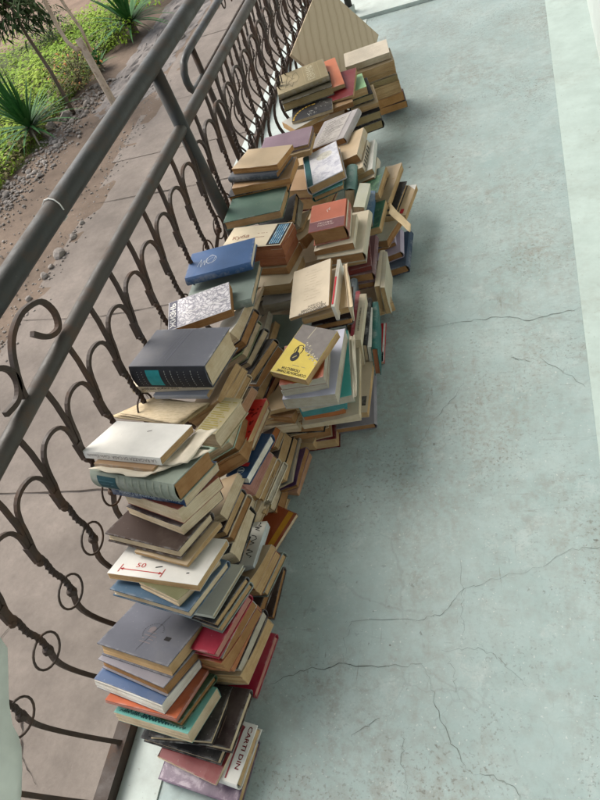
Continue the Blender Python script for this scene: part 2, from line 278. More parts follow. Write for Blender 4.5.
('rust covered book with yellow stripe sticking out over the floor', (-0.6898, 0.7207, 0.0575), (0.9272, -0.3746, 0.0), (0.3746, 0.9272, 0.0), (0.09, 0.1211, 0.015), 'rust', 'cream', 'f', 'P', 'yellowstripe', 'flat'),
('light brown book wedged directly under the tan book standing proud right of the turquoise', (-0.7773, 0.9401, 0.3429), (0.8584, -0.0439, 0.511), (0.1143, 0.9877, -0.1071), (0.15, 0.1283, 0.0189), 'tanbrown', 'tan', 'f', 'P', None, 'flat'),
('tan book wedged second under the tan book standing proud right of the turquoise', (-0.7693, 0.93, 0.3261), (0.8584, -0.0439, 0.511), (0.1143, 0.9877, -0.1071), (0.15, 0.1287, 0.0189), 'tan', 'tan', 'f', 'H', None, 'flat'),
('tan book standing proud right of the turquoise label book', (-0.7873, 0.9403, 0.3603), (0.8584, -0.0439, 0.511), (0.1143, 0.9877, -0.1071), (0.15, 0.1289, 0.0189), 'tanbrown', 'tan', 'f', 'P', None, 'flat'),
('grey green board book right of the turquoise label book', (-0.7833, 0.9402, 0.2949), (0.865, 0.0377, 0.5004), (0.0431, 0.9879, -0.1489), (0.14, 0.119, 0.0122), 'greygreen', 'cream', 'f', 'H', None, 'flat'),
('pinkish paged book left of the red floral cover', (-0.7661, 0.9246, 0.2859), (0.852, -0.0908, 0.5155), (0.155, 0.9844, -0.0827), (0.14, 0.125, 0.022), 'pinkcream', 'pinktan', 'f', 'P', None, 'flat'),
('light brown book wedged directly under the small red book with dark floral pattern', (-0.7033, 0.8879, 0.2735), (0.9968, -0.0252, 0.0752), (0.0378, 0.9846, -0.1709), (0.06, 0.1421, 0.0187), 'tanbrown', 'cream', 'f', 'H', None, 'flat'),
('small red book with dark floral pattern on the right flank', (-0.7038, 0.893, 0.2926), (0.9968, -0.0252, 0.0752), (0.0378, 0.9846, -0.1709), (0.06, 0.1523, 0.0187), 'redfloral', 'tan', 'f', 'P', 'floral', 'flat'),
('navy book with red and white round label under the red floral one', (-0.6858, 0.8028, 0.2644), (0.9827, -0.1572, 0.0975), (0.1714, 0.9722, -0.1593), (0.06, 0.1455, 0.026), 'navy', 'white', 'f', 'H', 'roundlabel', 'flat'),
('pinkish cream pamphlet right of the navy book with the round label', (-0.7496, 0.8236, 0.1482), (0.8548, -0.0725, 0.5139), (0.1391, 0.986, -0.0923), (0.12, 0.1305, 0.0303), 'pinkcream', 'pink', 'f', 'P', None, 'flat'),
('cream book wedged directly under the rust brown covered book below the pinkish pamphlet', (-0.7385, 0.8246, 0.1014), (0.8572, -0.0546, 0.5121), (0.1236, 0.9871, -0.1016), (0.12, 0.1328, 0.0185), 'cream', 'tan', 'f', 'H', None, 'flat'),
('cream book wedged second under the rust brown covered book below the pinkish pamphlet', (-0.7244, 0.8252, 0.0868), (0.8572, -0.0546, 0.5121), (0.1236, 0.9871, -0.1016), (0.12, 0.126, 0.0185), 'cream', 'greypage', 'f', 'H', None, 'flat'),
('rust brown covered book below the pinkish pamphlet', (-0.7469, 0.8254, 0.1192), (0.8572, -0.0546, 0.5121), (0.1236, 0.9871, -0.1016), (0.12, 0.1338, 0.0185), 'rust', 'tan', 'f', 'P', None, 'flat'),
('swollen tan paperback right of the rust brown cover', (-0.7556, 0.8007, 0.0526), (0.8633, 0.1648, 0.477), (-0.0688, 0.9748, -0.2122), (0.12, 0.1428, 0.0109), 'tan', 'tan', 'f', 'P', None, 'flat'),
('black boarded book wedged directly under the cream book with a yellow spine strip, low', (-0.7279, 0.811, 0.019), (0.8639, 0.1563, 0.4789), (-0.0613, 0.9762, -0.208), (0.11, 0.1243, 0.022), 'black', 'brown', 'f', 'P', None, 'flat'),
('cream book with a yellow spine strip, low on the right flank', (-0.7408, 0.8166, 0.0374), (0.8639, 0.1563, 0.4789), (-0.0613, 0.9762, -0.208), (0.11, 0.125, 0.022), 'yellowolive', 'cream', 'f', 'P', None, 'flat'),
('tan paperback above the rust cover with the yellow stripe', (-0.739, 0.8125, -0.0153), (0.8525, 0.259, 0.4541), (-0.1526, 0.9541, -0.2577), (0.11, 0.1151, 0.02), 'tan', 'tan', 'f', 'P', None, 'flat'),
('tan book wedged directly under the orange brown edged book beside dark gap', (-0.7418, 0.9848, 0.1022), (0.9011, -0.0624, 0.4291), (0.0969, 0.9935, -0.059), (0.12, 0.1168, 0.0184), 'tan', 'tan', 'f', 'H', None, 'flat'),
('orange brown edged book beside dark gap on the right flank', (-0.7491, 0.9815, 0.1207), (0.9011, -0.0624, 0.4291), (0.0969, 0.9935, -0.059), (0.12, 0.125, 0.0184), 'blackred', 'orangebrown', 'f', 'P', None, 'flat'),
('grey tan paged book right of the orange brown edge', (-0.7349, 0.9072, 0.0843), (0.9063, 0.0513, 0.4195), (-0.0065, 0.9942, -0.1075), (0.12, 0.1558, 0.0295), 'black', 'tan', 'f', 'P', None, 'flat'),
('brown tan book with black board, third from the floor', (-0.7153, 0.9127, 0.0654), (0.9061, 0.0673, 0.4178), (-0.021, 0.9932, -0.1143), (0.11, 0.147, 0.017), 'black', 'tan', 'f', 'P', None, 'flat'),
('narrow cream book with black foot, next to the floor edge', (-0.6983, 0.915, 0.0575), (0.9029, 0.1305, 0.4096), (-0.0788, 0.9869, -0.1407), (0.1, 0.156, 0.008), 'greywhite', 'cream', 'f', 'P', None, 'flat'),
('brown book with purple corner, second from the floor edge', (-0.6764, 0.8968, 0.0547), (0.9058, 0.0108, 0.4236), (0.0304, 0.9954, -0.0904), (0.1, 0.1275, 0.016), 'purple', 'brown', 'f', 'P', None, 'flat'),
('pinkish tan book lying on the floor at the edge of the flank', (-0.6988, 0.9201, 0.013), (0.9923, -0.1235, 0.0), (0.1235, 0.9923, 0.0), (0.1, 0.1299, 0.022), 'pinktan', 'pinktan', 'f', 'P', None, 'flat'),
('black and white stone photo book with big white letters', (-0.8607, 1.1796, 0.4332), (0.9451, 0.3266, -0.0114), (-0.3268, 0.9445, -0.033), (0.1808, 0.125, 0.026), 'stone', 'brown', 'l', 'P', 'bigletters', 'flat'),
('dark maroon book wedged directly under the white picture covered paperback with curling pages beside', (-0.7806, 1.1502, 0.3438), (0.866, 0.0421, 0.4983), (0.0088, 0.995, -0.0995), (0.12, 0.1323, 0.025), 'blackred', 'brown', 'f', 'H', None, 'flat'),
('white picture covered paperback with curling pages beside the stone photo book', (-0.7951, 1.1571, 0.3649), (0.866, 0.0421, 0.4983), (0.0088, 0.995, -0.0995), (0.12, 0.1397, 0.025), 'picture', 'cream', 'f', 'P', None, 'flat'),
('green covered book with red edge under the white picture paperback', (-0.7899, 1.1398, 0.3094), (0.8647, -0.0038, 0.5024), (0.0488, 0.9959, -0.0764), (0.13, 0.1349, 0.0219), 'green', 'cream', 'f', 'H', 'rededge', 'flat'),
('tan book with black board under the green cover with red edge', (-0.7719, 1.1316, 0.2946), (0.8417, -0.1831, 0.5079), (0.2037, 0.9789, 0.0154), (0.13, 0.125, 0.0202), 'black', 'cream', 'f', 'H', None, 'flat'),
('off white book wedged directly under the tan paged book with dark boards, second', (-0.7339, 1.1055, 0.266), (0.7332, -0.485, 0.4766), (0.4608, 0.8698, 0.1761), (0.13, 0.1204, 0.0223), 'greywhite', 'brown', 'f', 'P', None, 'flat'),
('tan paged book with dark boards, second below the green cover', (-0.7408, 1.1094, 0.2886), (0.7332, -0.485, 0.4766), (0.4608, 0.8698, 0.1761), (0.13, 0.125, 0.0223), 'black', 'tan', 'f', 'H', None, 'flat'),
('large tan paged block below the grey wrapped book', (-0.7594, 1.0693, 0.2231), (0.8625, -0.0378, 0.5047), (0.0782, 0.9952, -0.0592), (0.12, 0.1374, 0.0278), 'black', 'tan', 'f', 'H', None, 'flat'),
('dark maroon book wedged directly under the dark red speckled book just', (-0.713, 1.0941, 0.2005), (0.7742, -0.399, 0.4914), (0.3881, 0.9125, 0.1294), (0.1, 0.1163, 0.016), 'blackred', 'tan', 'f', 'P', None, 'flat'),
('dark red speckled book just left of the rust cover under the yellow book', (-0.7229, 1.0988, 0.214), (0.7742, -0.399, 0.4914), (0.3881, 0.9125, 0.1294), (0.1, 0.125, 0.016), 'darkred', 'brown', 'f', 'P', None, 'flat'),
('cream book with blue green edge above the navy gap', (-0.7272, 1.0612, 0.1765), (0.8093, -0.3051, 0.5019), (0.3082, 0.948, 0.0793), (0.11, 0.125, 0.012), 'tealblue', 'pink', 'f', 'P', None, 'flat'),
('royal blue hardback with white monogram, beside the railing', (-0.8623, 1.3925, 0.4223), (0.9851, 0.1712, -0.015), (-0.1718, 0.9814, -0.0859), (0.2038, 0.1302, 0.025), 'royal', 'white', 'n', 'H', 'monogram', 'flat'),
('plain grey green hardback lying against the royal blue book', (-0.8484, 1.3044, 0.3871), (0.9809, 0.1901, -0.0404), (-0.1943, 0.9595, -0.2039), (0.206, 0.2286, 0.024), 'greygreen', 'cream', 'n', 'H', None, 'flat'),
('tan paperback under the grey green hardback', (-0.8344, 1.3695, 0.2704), (0.856, 0.2191, 0.4683), (-0.1314, 0.9682, -0.2127), (0.14, 0.2503, 0.008), 'tan', 'cream', 'f', 'P', None, 'flat'),
('brown paged book right of the grey green hardback', (-0.8562, 1.4558, 0.2345), (0.8512, 0.2508, 0.461), (-0.1596, 0.9605, -0.228), (0.13, 0.2027, 0.008), 'tanbrown', 'brown', 'f', 'P', None, 'flat'),
('black boarded book wedged directly under the light grey wrapped book with a centre crease', (-0.825, 1.5045, 0.2099), (0.8192, -0.2555, 0.5135), (0.281, 0.9593, 0.029), (0.13, 0.1247, 0.0162), 'black', 'greypage', 'f', 'H', None, 'flat'),
('light grey wrapped book with a centre crease on the flank', (-0.8339, 1.5078, 0.2243), (0.8192, -0.2555, 0.5135), (0.281, 0.9593, 0.029), (0.13, 0.125, 0.0162), 'palegrey', 'greypage', 'f', 'P', None, 'flat'),
('grey cream folded book in the middle of the flank', (-0.7947, 1.2272, 0.2429), (0.8452, 0.2839, 0.4529), (-0.1889, 0.9513, -0.2438), (0.13, 0.1939, 0.0194), 'greycream', 'greypage', 'f', 'P', None, 'flat'),
('tan paged block under the grey cream folded book', (-0.7691, 1.2073, 0.2359), (0.86, 0.1854, 0.4754), (-0.1017, 0.9752, -0.1964), (0.12, 0.1476, 0.02), 'tanbrown', 'tan', 'f', 'P', None, 'flat'),
('cream covered paperback with a blue striped picture at its edge', (-0.7918, 1.5242, 0.3903), (0.993, -0.1182, 0.0083), (0.1185, 0.9905, -0.0693), (0.2057, 0.116, 0.0156), 'cream', 'redpage', 'f', 'P', 'bluestripe', 'flat'),
('red brown paged paperback under the blue striped one', (-0.7517, 1.5215, 0.3662), (0.9975, -0.0699, 0.0049), (0.0701, 0.9951, -0.0696), (0.1243, 0.125, 0.0299), 'redbrown', 'redpage', 'f', 'P', None, 'flat'),
('brown paged paperback second under the blue striped one', (-0.7569, 1.521, 0.3354), (0.9946, -0.1038, 0.0073), (0.104, 0.9921, -0.0694), (0.1242, 0.1156, 0.0286), 'tanbrown', 'redpage', 'f', 'P', None, 'flat'),
('light brown paperback third under the blue striped one', (-0.7539, 1.5199, 0.3053), (0.9885, -0.1509, 0.0106), (0.1513, 0.9861, -0.069), (0.119, 0.125, 0.0286), 'tan', 'brown', 'f', 'P', None, 'flat'),
('cream book near the bottom of the pile below the blue stripes', (-0.7583, 1.4717, 0.2772), (0.9984, -0.0566, 0.004), (0.0567, 0.996, -0.0696), (0.15, 0.1448, 0.0312), 'cream', 'tan', 'f', 'P', None, 'flat'),
('grey patterned book low between the two rows', (-0.7419, 1.4227, 0.2504), (0.9961, 0.0875, -0.0061), (-0.0877, 0.9937, -0.0695), (0.1, 0.125, 0.026), 'greypatt', 'greypage', 'f', 'P', None, 'flat'),
('dark green cloth hardback with tan pages, touching the railing post', (-0.8386, 1.6998, 0.3812), (0.9972, 0.0745, -0.0052), (-0.0746, 0.9948, -0.0696), (0.1951, 0.1485, 0.03), 'green2', 'tan', 'f', 'H', 'faintmark', 'flat'),
('cream book wedged directly under the narrow tan book with dark board', (-0.8083, 1.7672, 0.2596), (0.938, 0.1858, 0.2925), (-0.1568, 0.9804, -0.1196), (0.15, 0.1716, 0.0221), 'cream', 'greypage', 'f', 'P', None, 'flat'),
('narrow tan book with dark board right of the green cloth hardback', (-0.8162, 1.7673, 0.2814), (0.938, 0.1858, 0.2925), (-0.1568, 0.9804, -0.1196), (0.15, 0.1822, 0.0221), 'black', 'tan', 'f', 'H', None, 'flat'),
('swollen tan paperback right of the green cloth hardback', (-0.776, 1.7448, 0.2532), (0.9505, -0.0112, 0.3104), (0.0312, 0.9977, -0.0596), (0.14, 0.1152, 0.008), 'tan', 'tan', 'f', 'P', None, 'flat'),
('tan block under the swollen paperback between the rows', (-0.7229, 1.6923, 0.2568), (0.8624, -0.4011, 0.3089), (0.401, 0.9136, 0.0667), (0.13, 0.125, 0.022), 'tan', 'brown', 'f', 'P', None, 'flat'),
('tan paperback with curled leaf on the pile behind the post', (-0.8244, 1.8587, 0.4565), (0.9794, -0.2018, 0.0106), (0.202, 0.978, -0.0513), (0.1759, 0.125, 0.0163), 'tan', 'orangepage', 'f', 'P', None, 'flat'),
('dark blue black hardback under the tan curled paperback', (-0.8379, 1.8452, 0.4375), (0.9822, -0.1875, 0.0098), (0.1878, 0.9809, -0.0514), (0.1862, 0.125, 0.02), 'blueblack', 'brown', 'n', 'H', None, 'flat'),
('orange brown paged book third from top behind the post', (-0.8252, 1.8288, 0.4131), (1.0, 0.0035, -0.0002), (-0.0035, 0.9986, -0.0523), (0.2066, 0.125, 0.0275), 'tanbrown', 'orangepage', 'f', 'P', None, 'flat'),
('tan paged hardback fourth from top behind the post', (-0.852, 1.8354, 0.3837), (0.9988, 0.0482, -0.0025), (-0.0483, 0.9975, -0.0523), (0.2124, 0.1322, 0.0275), 'black', 'orangepage', 'f', 'H', None, 'flat'),
('dusty purple hardback between the railing and the photo cover book', (-0.8116, 2.0754, 0.3833), (0.9982, 0.0605, -0.0021), (-0.0606, 0.9976, -0.0348), (0.1862, 0.1304, 0.016), 'mauve', 'tan', 'f', 'H', None, 'flat'),
('tan paperback under the dusty purple hardback', (-0.7973, 2.0599, 0.3654), (0.9985, 0.0553, -0.0019), (-0.0553, 0.9979, -0.0348), (0.1659, 0.125, 0.018), 'tan', 'tan', 'f', 'P', None, 'flat'),
('olive brown tome with a sketch and pale title on its cover', (-0.8726, 2.6436, 0.3492), (0.9548, 0.2973, 0.0), (-0.2973, 0.9548, 0.0), (0.2186, 0.1817, 0.0216), 'oliveb', 'oliveb', 'n', 'H', 'sketch', 'flat'),
('olive tan book with black board lines under the sketch tome', (-0.847, 2.5833, 0.3194), (0.9707, 0.2402, 0.0), (-0.2402, 0.9707, 0.0), (0.2146, 0.145, 0.0351), 'blacko', 'olivep', 'f', 'H', None, 'flat'),
('black picture book with a golden arc under the olive books', (-0.8108, 2.4657, 0.2931), (0.9844, 0.1761, 0.0), (-0.1761, 0.9844, 0.0), (0.1692, 0.1167, 0.0135), 'black', 'cream', 'f', 'P', 'arc', 'flat'),
('pale grey book half hidden under the black picture book', (-0.8348, 2.4518, 0.2747), (0.6518, -0.7584, 0.0), (0.7584, 0.6518, 0.0), (0.1131, 0.1816, 0.0203), 'palegrey', 'tan', 'f', 'P', None, 'flat'),
('small orange red book in the far heap', (-0.775, 2.676, 0.318), (0.9551, 0.2962, 0.0), (-0.2962, 0.9551, 0.0), (0.115, 0.264, 0.024), 'orangered', 'olivep', 'f', 'P', None, 'flat'),
('red edged book right of the small orange red one', (-0.7071, 2.6099, 0.2965), (0.9976, 0.0697, 0.0), (-0.0697, 0.9976, 0.0), (0.115, 0.2282, 0.016), 'red', 'tan', 'f', 'P', None, 'flat'),
('brown book under the red edged book in the far heap', (-0.7145, 2.5258, 0.276), (0.9784, 0.2066, 0.0), (-0.2066, 0.9784, 0.0), (0.115, 0.1263, 0.022), 'tanbrown', 'brown', 'f', 'P', None, 'flat'),
('small book with bright pale green cover in the far heap', (-0.6801, 2.6524, 0.258), (0.9647, 0.2632, 0.0), (-0.2632, 0.9647, 0.0), (0.115, 0.1572, 0.024), 'applegreen', 'tan', 'f', 'P', None, 'flat'),
('tan book under the pale green cover', (-0.6627, 2.6575, 0.231), (0.9623, 0.2721, -0.0), (-0.2721, 0.9623, -0.0), (0.115, 0.1612, 0.027), 'black', 'olivep', 'f', 'H', None, 'flat'),
('tan book second under the pale green cover', (-0.6446, 2.6463, 0.2025), (0.9696, 0.2445, 0.0), (-0.2445, 0.9696, 0.0), (0.115, 0.1538, 0.027), 'tan', 'tan', 'f', 'P', None, 'flat'),
('olive paged book low in the far heap', (-0.6418, 2.6152, 0.1695), (0.9613, 0.2756, 0.0), (-0.2756, 0.9613, 0.0), (0.115, 0.1557, 0.036), 'black', 'olivep', 'f', 'H', None, 'flat'),
('tan book with black spine on the floor in the far heap', (-0.6388, 2.5946, 0.132), (0.9563, 0.2924, 0.0), (-0.2924, 0.9563, 0.0), (0.115, 0.1322, 0.036), 'black', 'olivep', 'r', 'H', None, 'flat'),
('pale paperback with faint print, topmost of the farthest pile', (-0.6402, 2.8924, 0.2718), (0.981, 0.194, 0.0), (-0.194, 0.981, 0.0), (0.1934, 0.1429, 0.0264), 'paper', 'paper', 'f', 'P', 'faintprint', 'flat'),
('tan book below the pale topmost one of the farthest pile', (-0.6282, 2.8695, 0.2373), (0.9717, 0.2362, 0.0), (-0.2362, 0.9717, 0.0), (0.196, 0.1237, 0.0396), 'tan', 'tan', 'f', 'P', None, 'flat'),
('torn white paged book third in the farthest pile', (-0.6266, 2.8922, 0.1995), (0.9613, 0.2755, 0.0), (-0.2755, 0.9613, 0.0), (0.1795, 0.1162, 0.033), 'greywhite', 'tan', 'f', 'P', None, 'flat'),
('tan book fourth in the farthest pile', (-0.623, 2.9022, 0.1633), (0.9684, 0.2496, 0.0), (-0.2496, 0.9684, -0.0), (0.1743, 0.125, 0.0363), 'tan', 'olivep', 'f', 'P', None, 'flat'),
('tan block fifth in the farthest pile', (-0.6167, 2.8966, 0.1189), (0.9578, 0.2873, 0.0), (-0.2873, 0.9578, 0.0), (0.1667, 0.1191, 0.0495), 'tanbrown', 'tan', 'f', 'P', None, 'flat'),
('red spined book near the floor of the farthest pile', (-0.6078, 2.9056, 0.0729), (0.9529, 0.3031, -0.0), (-0.3031, 0.9529, 0.0), (0.156, 0.1214, 0.0396), 'redbrown', 'orangepage', 'r', 'P', None, 'flat'),
('dark cornered book at the foot of the farthest pile', (-0.5911, 2.9089, 0.0367), (0.9773, 0.2118, 0.0), (-0.2118, 0.9773, 0.0), (0.1454, 0.125, 0.0297), 'blacko', 'orangepage', 'r', 'P', None, 'flat'),
('yellow and grey pocket book with black lute drawing', (-0.5617, 1.0587, 0.3486), (0.9372, -0.3489, 0.0), (0.3489, 0.9372, 0.0), (0.1098, 0.1668, 0.0227), 'yellow', 'tan', 'l', 'P', 'yellow', 'flat'),
('rust red covered paperback under the yellow pocket book', (-0.568, 1.0438, 0.3261), (0.9957, 0.0926, 0.0), (-0.0926, 0.9957, 0.0), (0.118, 0.1369, 0.0193), 'rust', 'greypage', 'l', 'P', None, 'flat'),
('grey paged paperback under the rust red cover', (-0.5712, 1.0455, 0.3045), (0.9923, 0.1241, 0.0), (-0.1241, 0.9923, 0.0), (0.1202, 0.1382, 0.021), 'greywhite', 'greypage', 'l', 'P', None, 'flat'),
('lavender grey paperback leaning right of the yellow pocket book', (-0.5591, 1.0748, 0.2733), (0.9996, 0.0296, 0.0), (-0.0296, 0.9996, 0.0), (0.1417, 0.2261, 0.0385), 'lavender', 'greypage', 'l', 'P', None, 'flat'),
('soft teal folder with creased edge in the pile below the yellow book', (-0.5477, 1.0972, 0.2385), (0.9841, 0.1775, 0.0), (-0.1775, 0.9841, 0.0), (0.1432, 0.2364, 0.028), 'teal2', 'greypage', 'l', 'P', None, 'flat'),
('teal blue fronted book with cream cover low in the yellow book pile', (-0.5604, 1.0732, 0.2055), (0.9858, 0.168, 0.0), (-0.168, 0.9858, 0.0), (0.122, 0.1676, 0.035), 'tealblue', 'tealpage', 'l', 'P', None, 'flat'),
('cream pamphlet with rust patch near the bottom of the yellow book pile', (-0.5624, 1.0714, 0.1778), (0.9919, 0.1272, 0.0), (-0.1272, 0.9919, 0.0), (0.1167, 0.1624, 0.0175), 'cream', 'orangebrown', 'l', 'P', None, 'flat'),
('large beige leaf covered book jutting right below the yellow book pile', (-0.5537, 1.1233, 0.1588), (0.9926, 0.1214, 0.0), (-0.1214, 0.9926, 0.0), (0.16, 0.2905, 0.0175), 'beige', 'beige', 'l', 'P', None, 'flat'),
('tan book with small grey photograph beside the beige leaf book', (-0.5225, 1.1488, 0.087), (0.9997, 0.0249, 0.0), (-0.0249, 0.9997, 0.0), (0.115, 0.1875, 0.026), 'beige', 'tan', 'l', 'P', 'smallphoto', 'flat'),
('grey lilac hardback alone on the floor under the yellow book pile', (-0.5434, 1.1688, 0.017), (0.9924, 0.1232, 0.0), (-0.1232, 0.9924, 0.0), (0.1418, 0.2192, 0.026), 'lilacgrey', 'brown', 'r', 'H', None, 'flat'),
('red book with white triangle and black photo on the floor', (-0.5268, 1.3997, 0.0075), (0.9979, 0.0647, -0.0), (-0.0647, 0.9979, 0.0), (0.12, 0.1735, 0.009), 'redphoto', 'cream', 'r', 'P', 'redphoto', 'flat'),
('brown fanned book in the gap left of the yellow book pile', (-0.6748, 1.0389, 0.19), (0.9809, -0.1943, 0.0), (0.1943, 0.9809, 0.0), (0.115, 0.125, 0.02), 'brownfan', 'brown', 'f', 'P', None, 'flat'),
('cream curled paperback in the gap below the brown fanned book', (-0.696, 1.0405, 0.1375), (0.9986, 0.0527, 0.0), (-0.0527, 0.9986, 0.0), (0.115, 0.125, 0.025), 'cream', 'cream', 'f', 'P', None, 'flat'),
('tan paged book on the floor below the curled paperback', (-0.6728, 1.0514, 0.038), (0.9957, -0.0922, 0.0), (0.0922, 0.9957, 0.0), (0.115, 0.125, 0.024), 'tan', 'tan', 'f', 'P', None, 'flat'),
('beige covered book with bold title, propped like a tent', (-0.5993, 1.3249, 0.332), (0.9804, 0.1157, 0.1594), (-0.1197, 0.9927, 0.0157), (0.1207, 0.1956, 0.01), 'beige', 'tan', 'l', 'P', 'boldtitle', 'flat'),
('tan book under the propped beige one', (-0.5672, 1.325, 0.306), (0.9779, 0.2092, 0.0), (-0.2092, 0.9779, 0.0), (0.1343, 0.1846, 0.018), 'tan', 'tan', 'l', 'P', None, 'flat'),
('brown paged book under the tent, low between slate spine and yellow book', (-0.5561, 1.3261, 0.258), (0.99, 0.1408, 0.0), (-0.1408, 0.99, 0.0), (0.115, 0.1567, 0.024), 'blackred', 'brown', 'l', 'H', None, 'flat'),
('white board with red strip leaning on the propped beige book', (-0.5176, 1.313, 0.33), (0.9981, 0.0618, -0.0), (-0.0618, 0.9981, 0.0), (0.009, 0.1948, 0.05), 'whitered', 'white', 'l', 'P', 'redstrip', 'up'),
('cream cover closing the tent on its right side', (-0.4849, 1.2964, 0.33), (0.977, 0.2132, -0.0), (-0.2132, 0.977, 0.0), (0.005, 0.1847, 0.05), 'cream', 'cream', 'r', 'P', None, 'up'),
('slate blue book standing upright with white spine letters', (-0.5306, 1.3875, 0.1431), (0.9881, 0.0661, -0.1389), (-0.0654, 0.9978, 0.0092), (0.022, 0.198, 0.14), 'slate2', 'tan', 't', 'H', 'whitespine', 'up'),
('thin red book standing upright beside the cream spine', (-0.5127, 1.3373, 0.1471), (0.9894, 0.0408, -0.1391), (-0.0404, 0.9992, 0.0057), (0.013, 0.1852, 0.13), 'rose', 'cream', 't', 'P', None, 'up'),
('cream book standing upright with small spine title', (-0.4958, 1.3208, 0.1474), (0.9898, 0.0298, -0.1391), (-0.0295, 0.9996, 0.0041), (0.02, 0.1879, 0.13), 'cream', 'cream', 't', 'P', 'spinesmall', 'up'),
('black hardback standing upright between the cream spine and the white pages', (-0.4881, 1.3446, 0.1072), (0.9893, 0.0435, -0.139), (-0.0431, 0.9991, 0.0061), (0.015, 0.1966, 0.12), 'black', 'cream', 't', 'H', None, 'up'),
('narrow white paged book standing upright beside the teal hardback', (-0.4778, 1.3246, 0.1049), (0.9862, 0.0901, -0.1386), (-0.0892, 0.9959, 0.0125), (0.012, 0.162, 0.115), 'white', 'white', 't', 'P', None, 'up'),
('teal hardback standing upright at the outer end, spine up', (-0.4655, 1.3339, 0.1007), (0.9855, 0.0984, -0.1385), (-0.0974, 0.9952, 0.0137), (0.019, 0.1932, 0.115), 'tealdark', 'redpage', 't', 'H', None, 'up'),
('thick terracotta and plum hardback with cream spine', (-0.5817, 1.6022, 0.3498), (0.9958, 0.0914, 0.0), (-0.0914, 0.9958, 0.0), (0.1107, 0.137, 0.0504), 'terra', 'brown', 'r', 'H', 'terra', 'flat'),
('cream spined brown paged book under the terracotta hardback', (-0.5708, 1.5866, 0.3111), (0.9988, 0.048, 0.0), (-0.048, 0.9988, 0.0), (0.1252, 0.14, 0.024), 'cream', 'brown', 'r', 'P', None, 'flat'),
('cream book with thick brown pages second under the terracotta hardback', (-0.5534, 1.6034, 0.2808), (0.9996, 0.0267, 0.0), (-0.0267, 0.9996, 0.0), (0.1436, 0.2065, 0.0336), 'creamgrey', 'brown', 'r', 'H', None, 'flat'),
('brown paged book third under the terracotta hardback', (-0.5443, 1.6038, 0.2529), (0.997, 0.0779, 0.0), (-0.0779, 0.997, 0.0), (0.1101, 0.1857, 0.0192), 'creamgrey', 'tan', 'r', 'P', None, 'flat'),
('dark red thin book under the cream spined pile', (-0.5356, 1.5612, 0.2334), (0.985, 0.1725, 0.0), (-0.1725, 0.985, 0.0), (0.115, 0.1349, 0.0168), 'darkred', 'darkredp', 'r', 'P', None, 'flat'),
('maroon backed brown paged book facing the cream uprights', (-0.5297, 1.5814, 0.2079), (0.9984, 0.0557, 0.0), (-0.0557, 0.9984, 0.0), (0.115, 0.1826, 0.0312), 'maroon', 'brown', 'r', 'H', None, 'flat'),
('maroon brown book at the bottom of the terracotta pile', (-0.5338, 1.568, 0.1788), (0.9973, 0.0728, 0.0), (-0.0728, 0.9973, 0.0), (0.115, 0.164, 0.024), 'maroon', 'brown', 'r', 'H', None, 'flat'),
('cream book standing upright right of the maroon board', (-0.4619, 1.551, 0.1357), (0.9976, 0.0039, -0.0698), (-0.0039, 1.0, 0.0003), (0.016, 0.1692, 0.11), 'cream', 'tan', 't', 'P', None, 'up'),
('cream leaf book standing upright with grey spine print', (-0.4486, 1.5417, 0.1359), (0.9961, 0.0549, -0.0697), (-0.0548, 0.9985, 0.0038), (0.014, 0.1693, 0.11), 'creamgrey', 'tan', 't', 'P', None, 'up'),
('folded tan book standing at the outer edge, right of the cream uprights', (-0.5025, 1.5207, 0.085), (0.9416, 0.3366, 0.0), (-0.3366, 0.9416, 0.0), (0.115, 0.125, 0.03), 'tan', 'tan', 'f', 'P', None, 'flat'),
('tan book on the floor under the folded one', (-0.5169, 1.5666, 0.043), (0.9718, 0.2358, 0.0), (-0.2358, 0.9718, 0.0), (0.115, 0.125, 0.024), 'darkbrown', 'tan', 'r', 'P', None, 'flat'),
('hardback with silvery landscape photo cover and teal spine', (-0.6606, 1.9412, 0.3373), (0.9538, 0.269, 0.134), (-0.2664, 0.9631, -0.0374), (0.129, 0.2219, 0.03), 'silver', 'tan', 'l', 'H', 'silver', 'flat'),
('tan paged book under the silvery photo hardback', (-0.6464, 1.9056, 0.3126), (0.9764, 0.167, 0.1372), (-0.1654, 0.986, -0.0232), (0.1089, 0.1842, 0.02), 'tealdark', 'tan', 'l', 'H', None, 'flat'),
('grey lilac hardback with a printed text panel on its cover', (-0.6655, 2.2004, 0.3183), (0.9515, -0.1957, 0.2372), (0.1899, 0.9807, 0.0473), (0.1539, 0.1755, 0.026), 'textgrey', 'brown', 'r', 'H', 'textpanel', 'flat'),
('tan swollen book under the printed text panel cover', (-0.603, 2.0813, 0.3035), (0.9701, -0.0197, 0.2419), (0.0191, 0.9998, 0.0048), (0.115, 0.1706, 0.03), 'tan', 'brown', 'r', 'P', None, 'flat'),
('tan book with black printed bars on its side', (-0.5909, 2.0406, 0.2781), (0.9701, 0.0195, 0.2419), (-0.0189, 0.9998, -0.0047), (0.115, 0.1746, 0.022), 'beige', 'tan', 'r', 'P', 'bars', 'flat'),
('pale folded cover book next to the black printed bars', (-0.5657, 2.0549, 0.2612), (0.9682, 0.0654, 0.2414), (-0.0635, 0.9979, -0.0158), (0.115, 0.1935, 0.02), 'greywhite', 'tan', 'r', 'P', None, 'flat'),
('brown leaved book beneath the pale folded cover', (-0.5562, 2.0054, 0.2394), (0.9703, -0.0009, 0.2419), (0.0009, 1.0, 0.0002), (0.115, 0.1205, 0.024), 'beige', 'brown', 'r', 'P', None, 'flat'),
('teal cloth book standing upright behind the terracotta hardback', (-0.583, 1.9007, 0.2362), (0.9761, 0.0646, -0.2075), (-0.0632, 0.9979, 0.0134), (0.036, 0.1423, 0.14), 'teal3', 'cream', 't', 'H', None, 'up'),
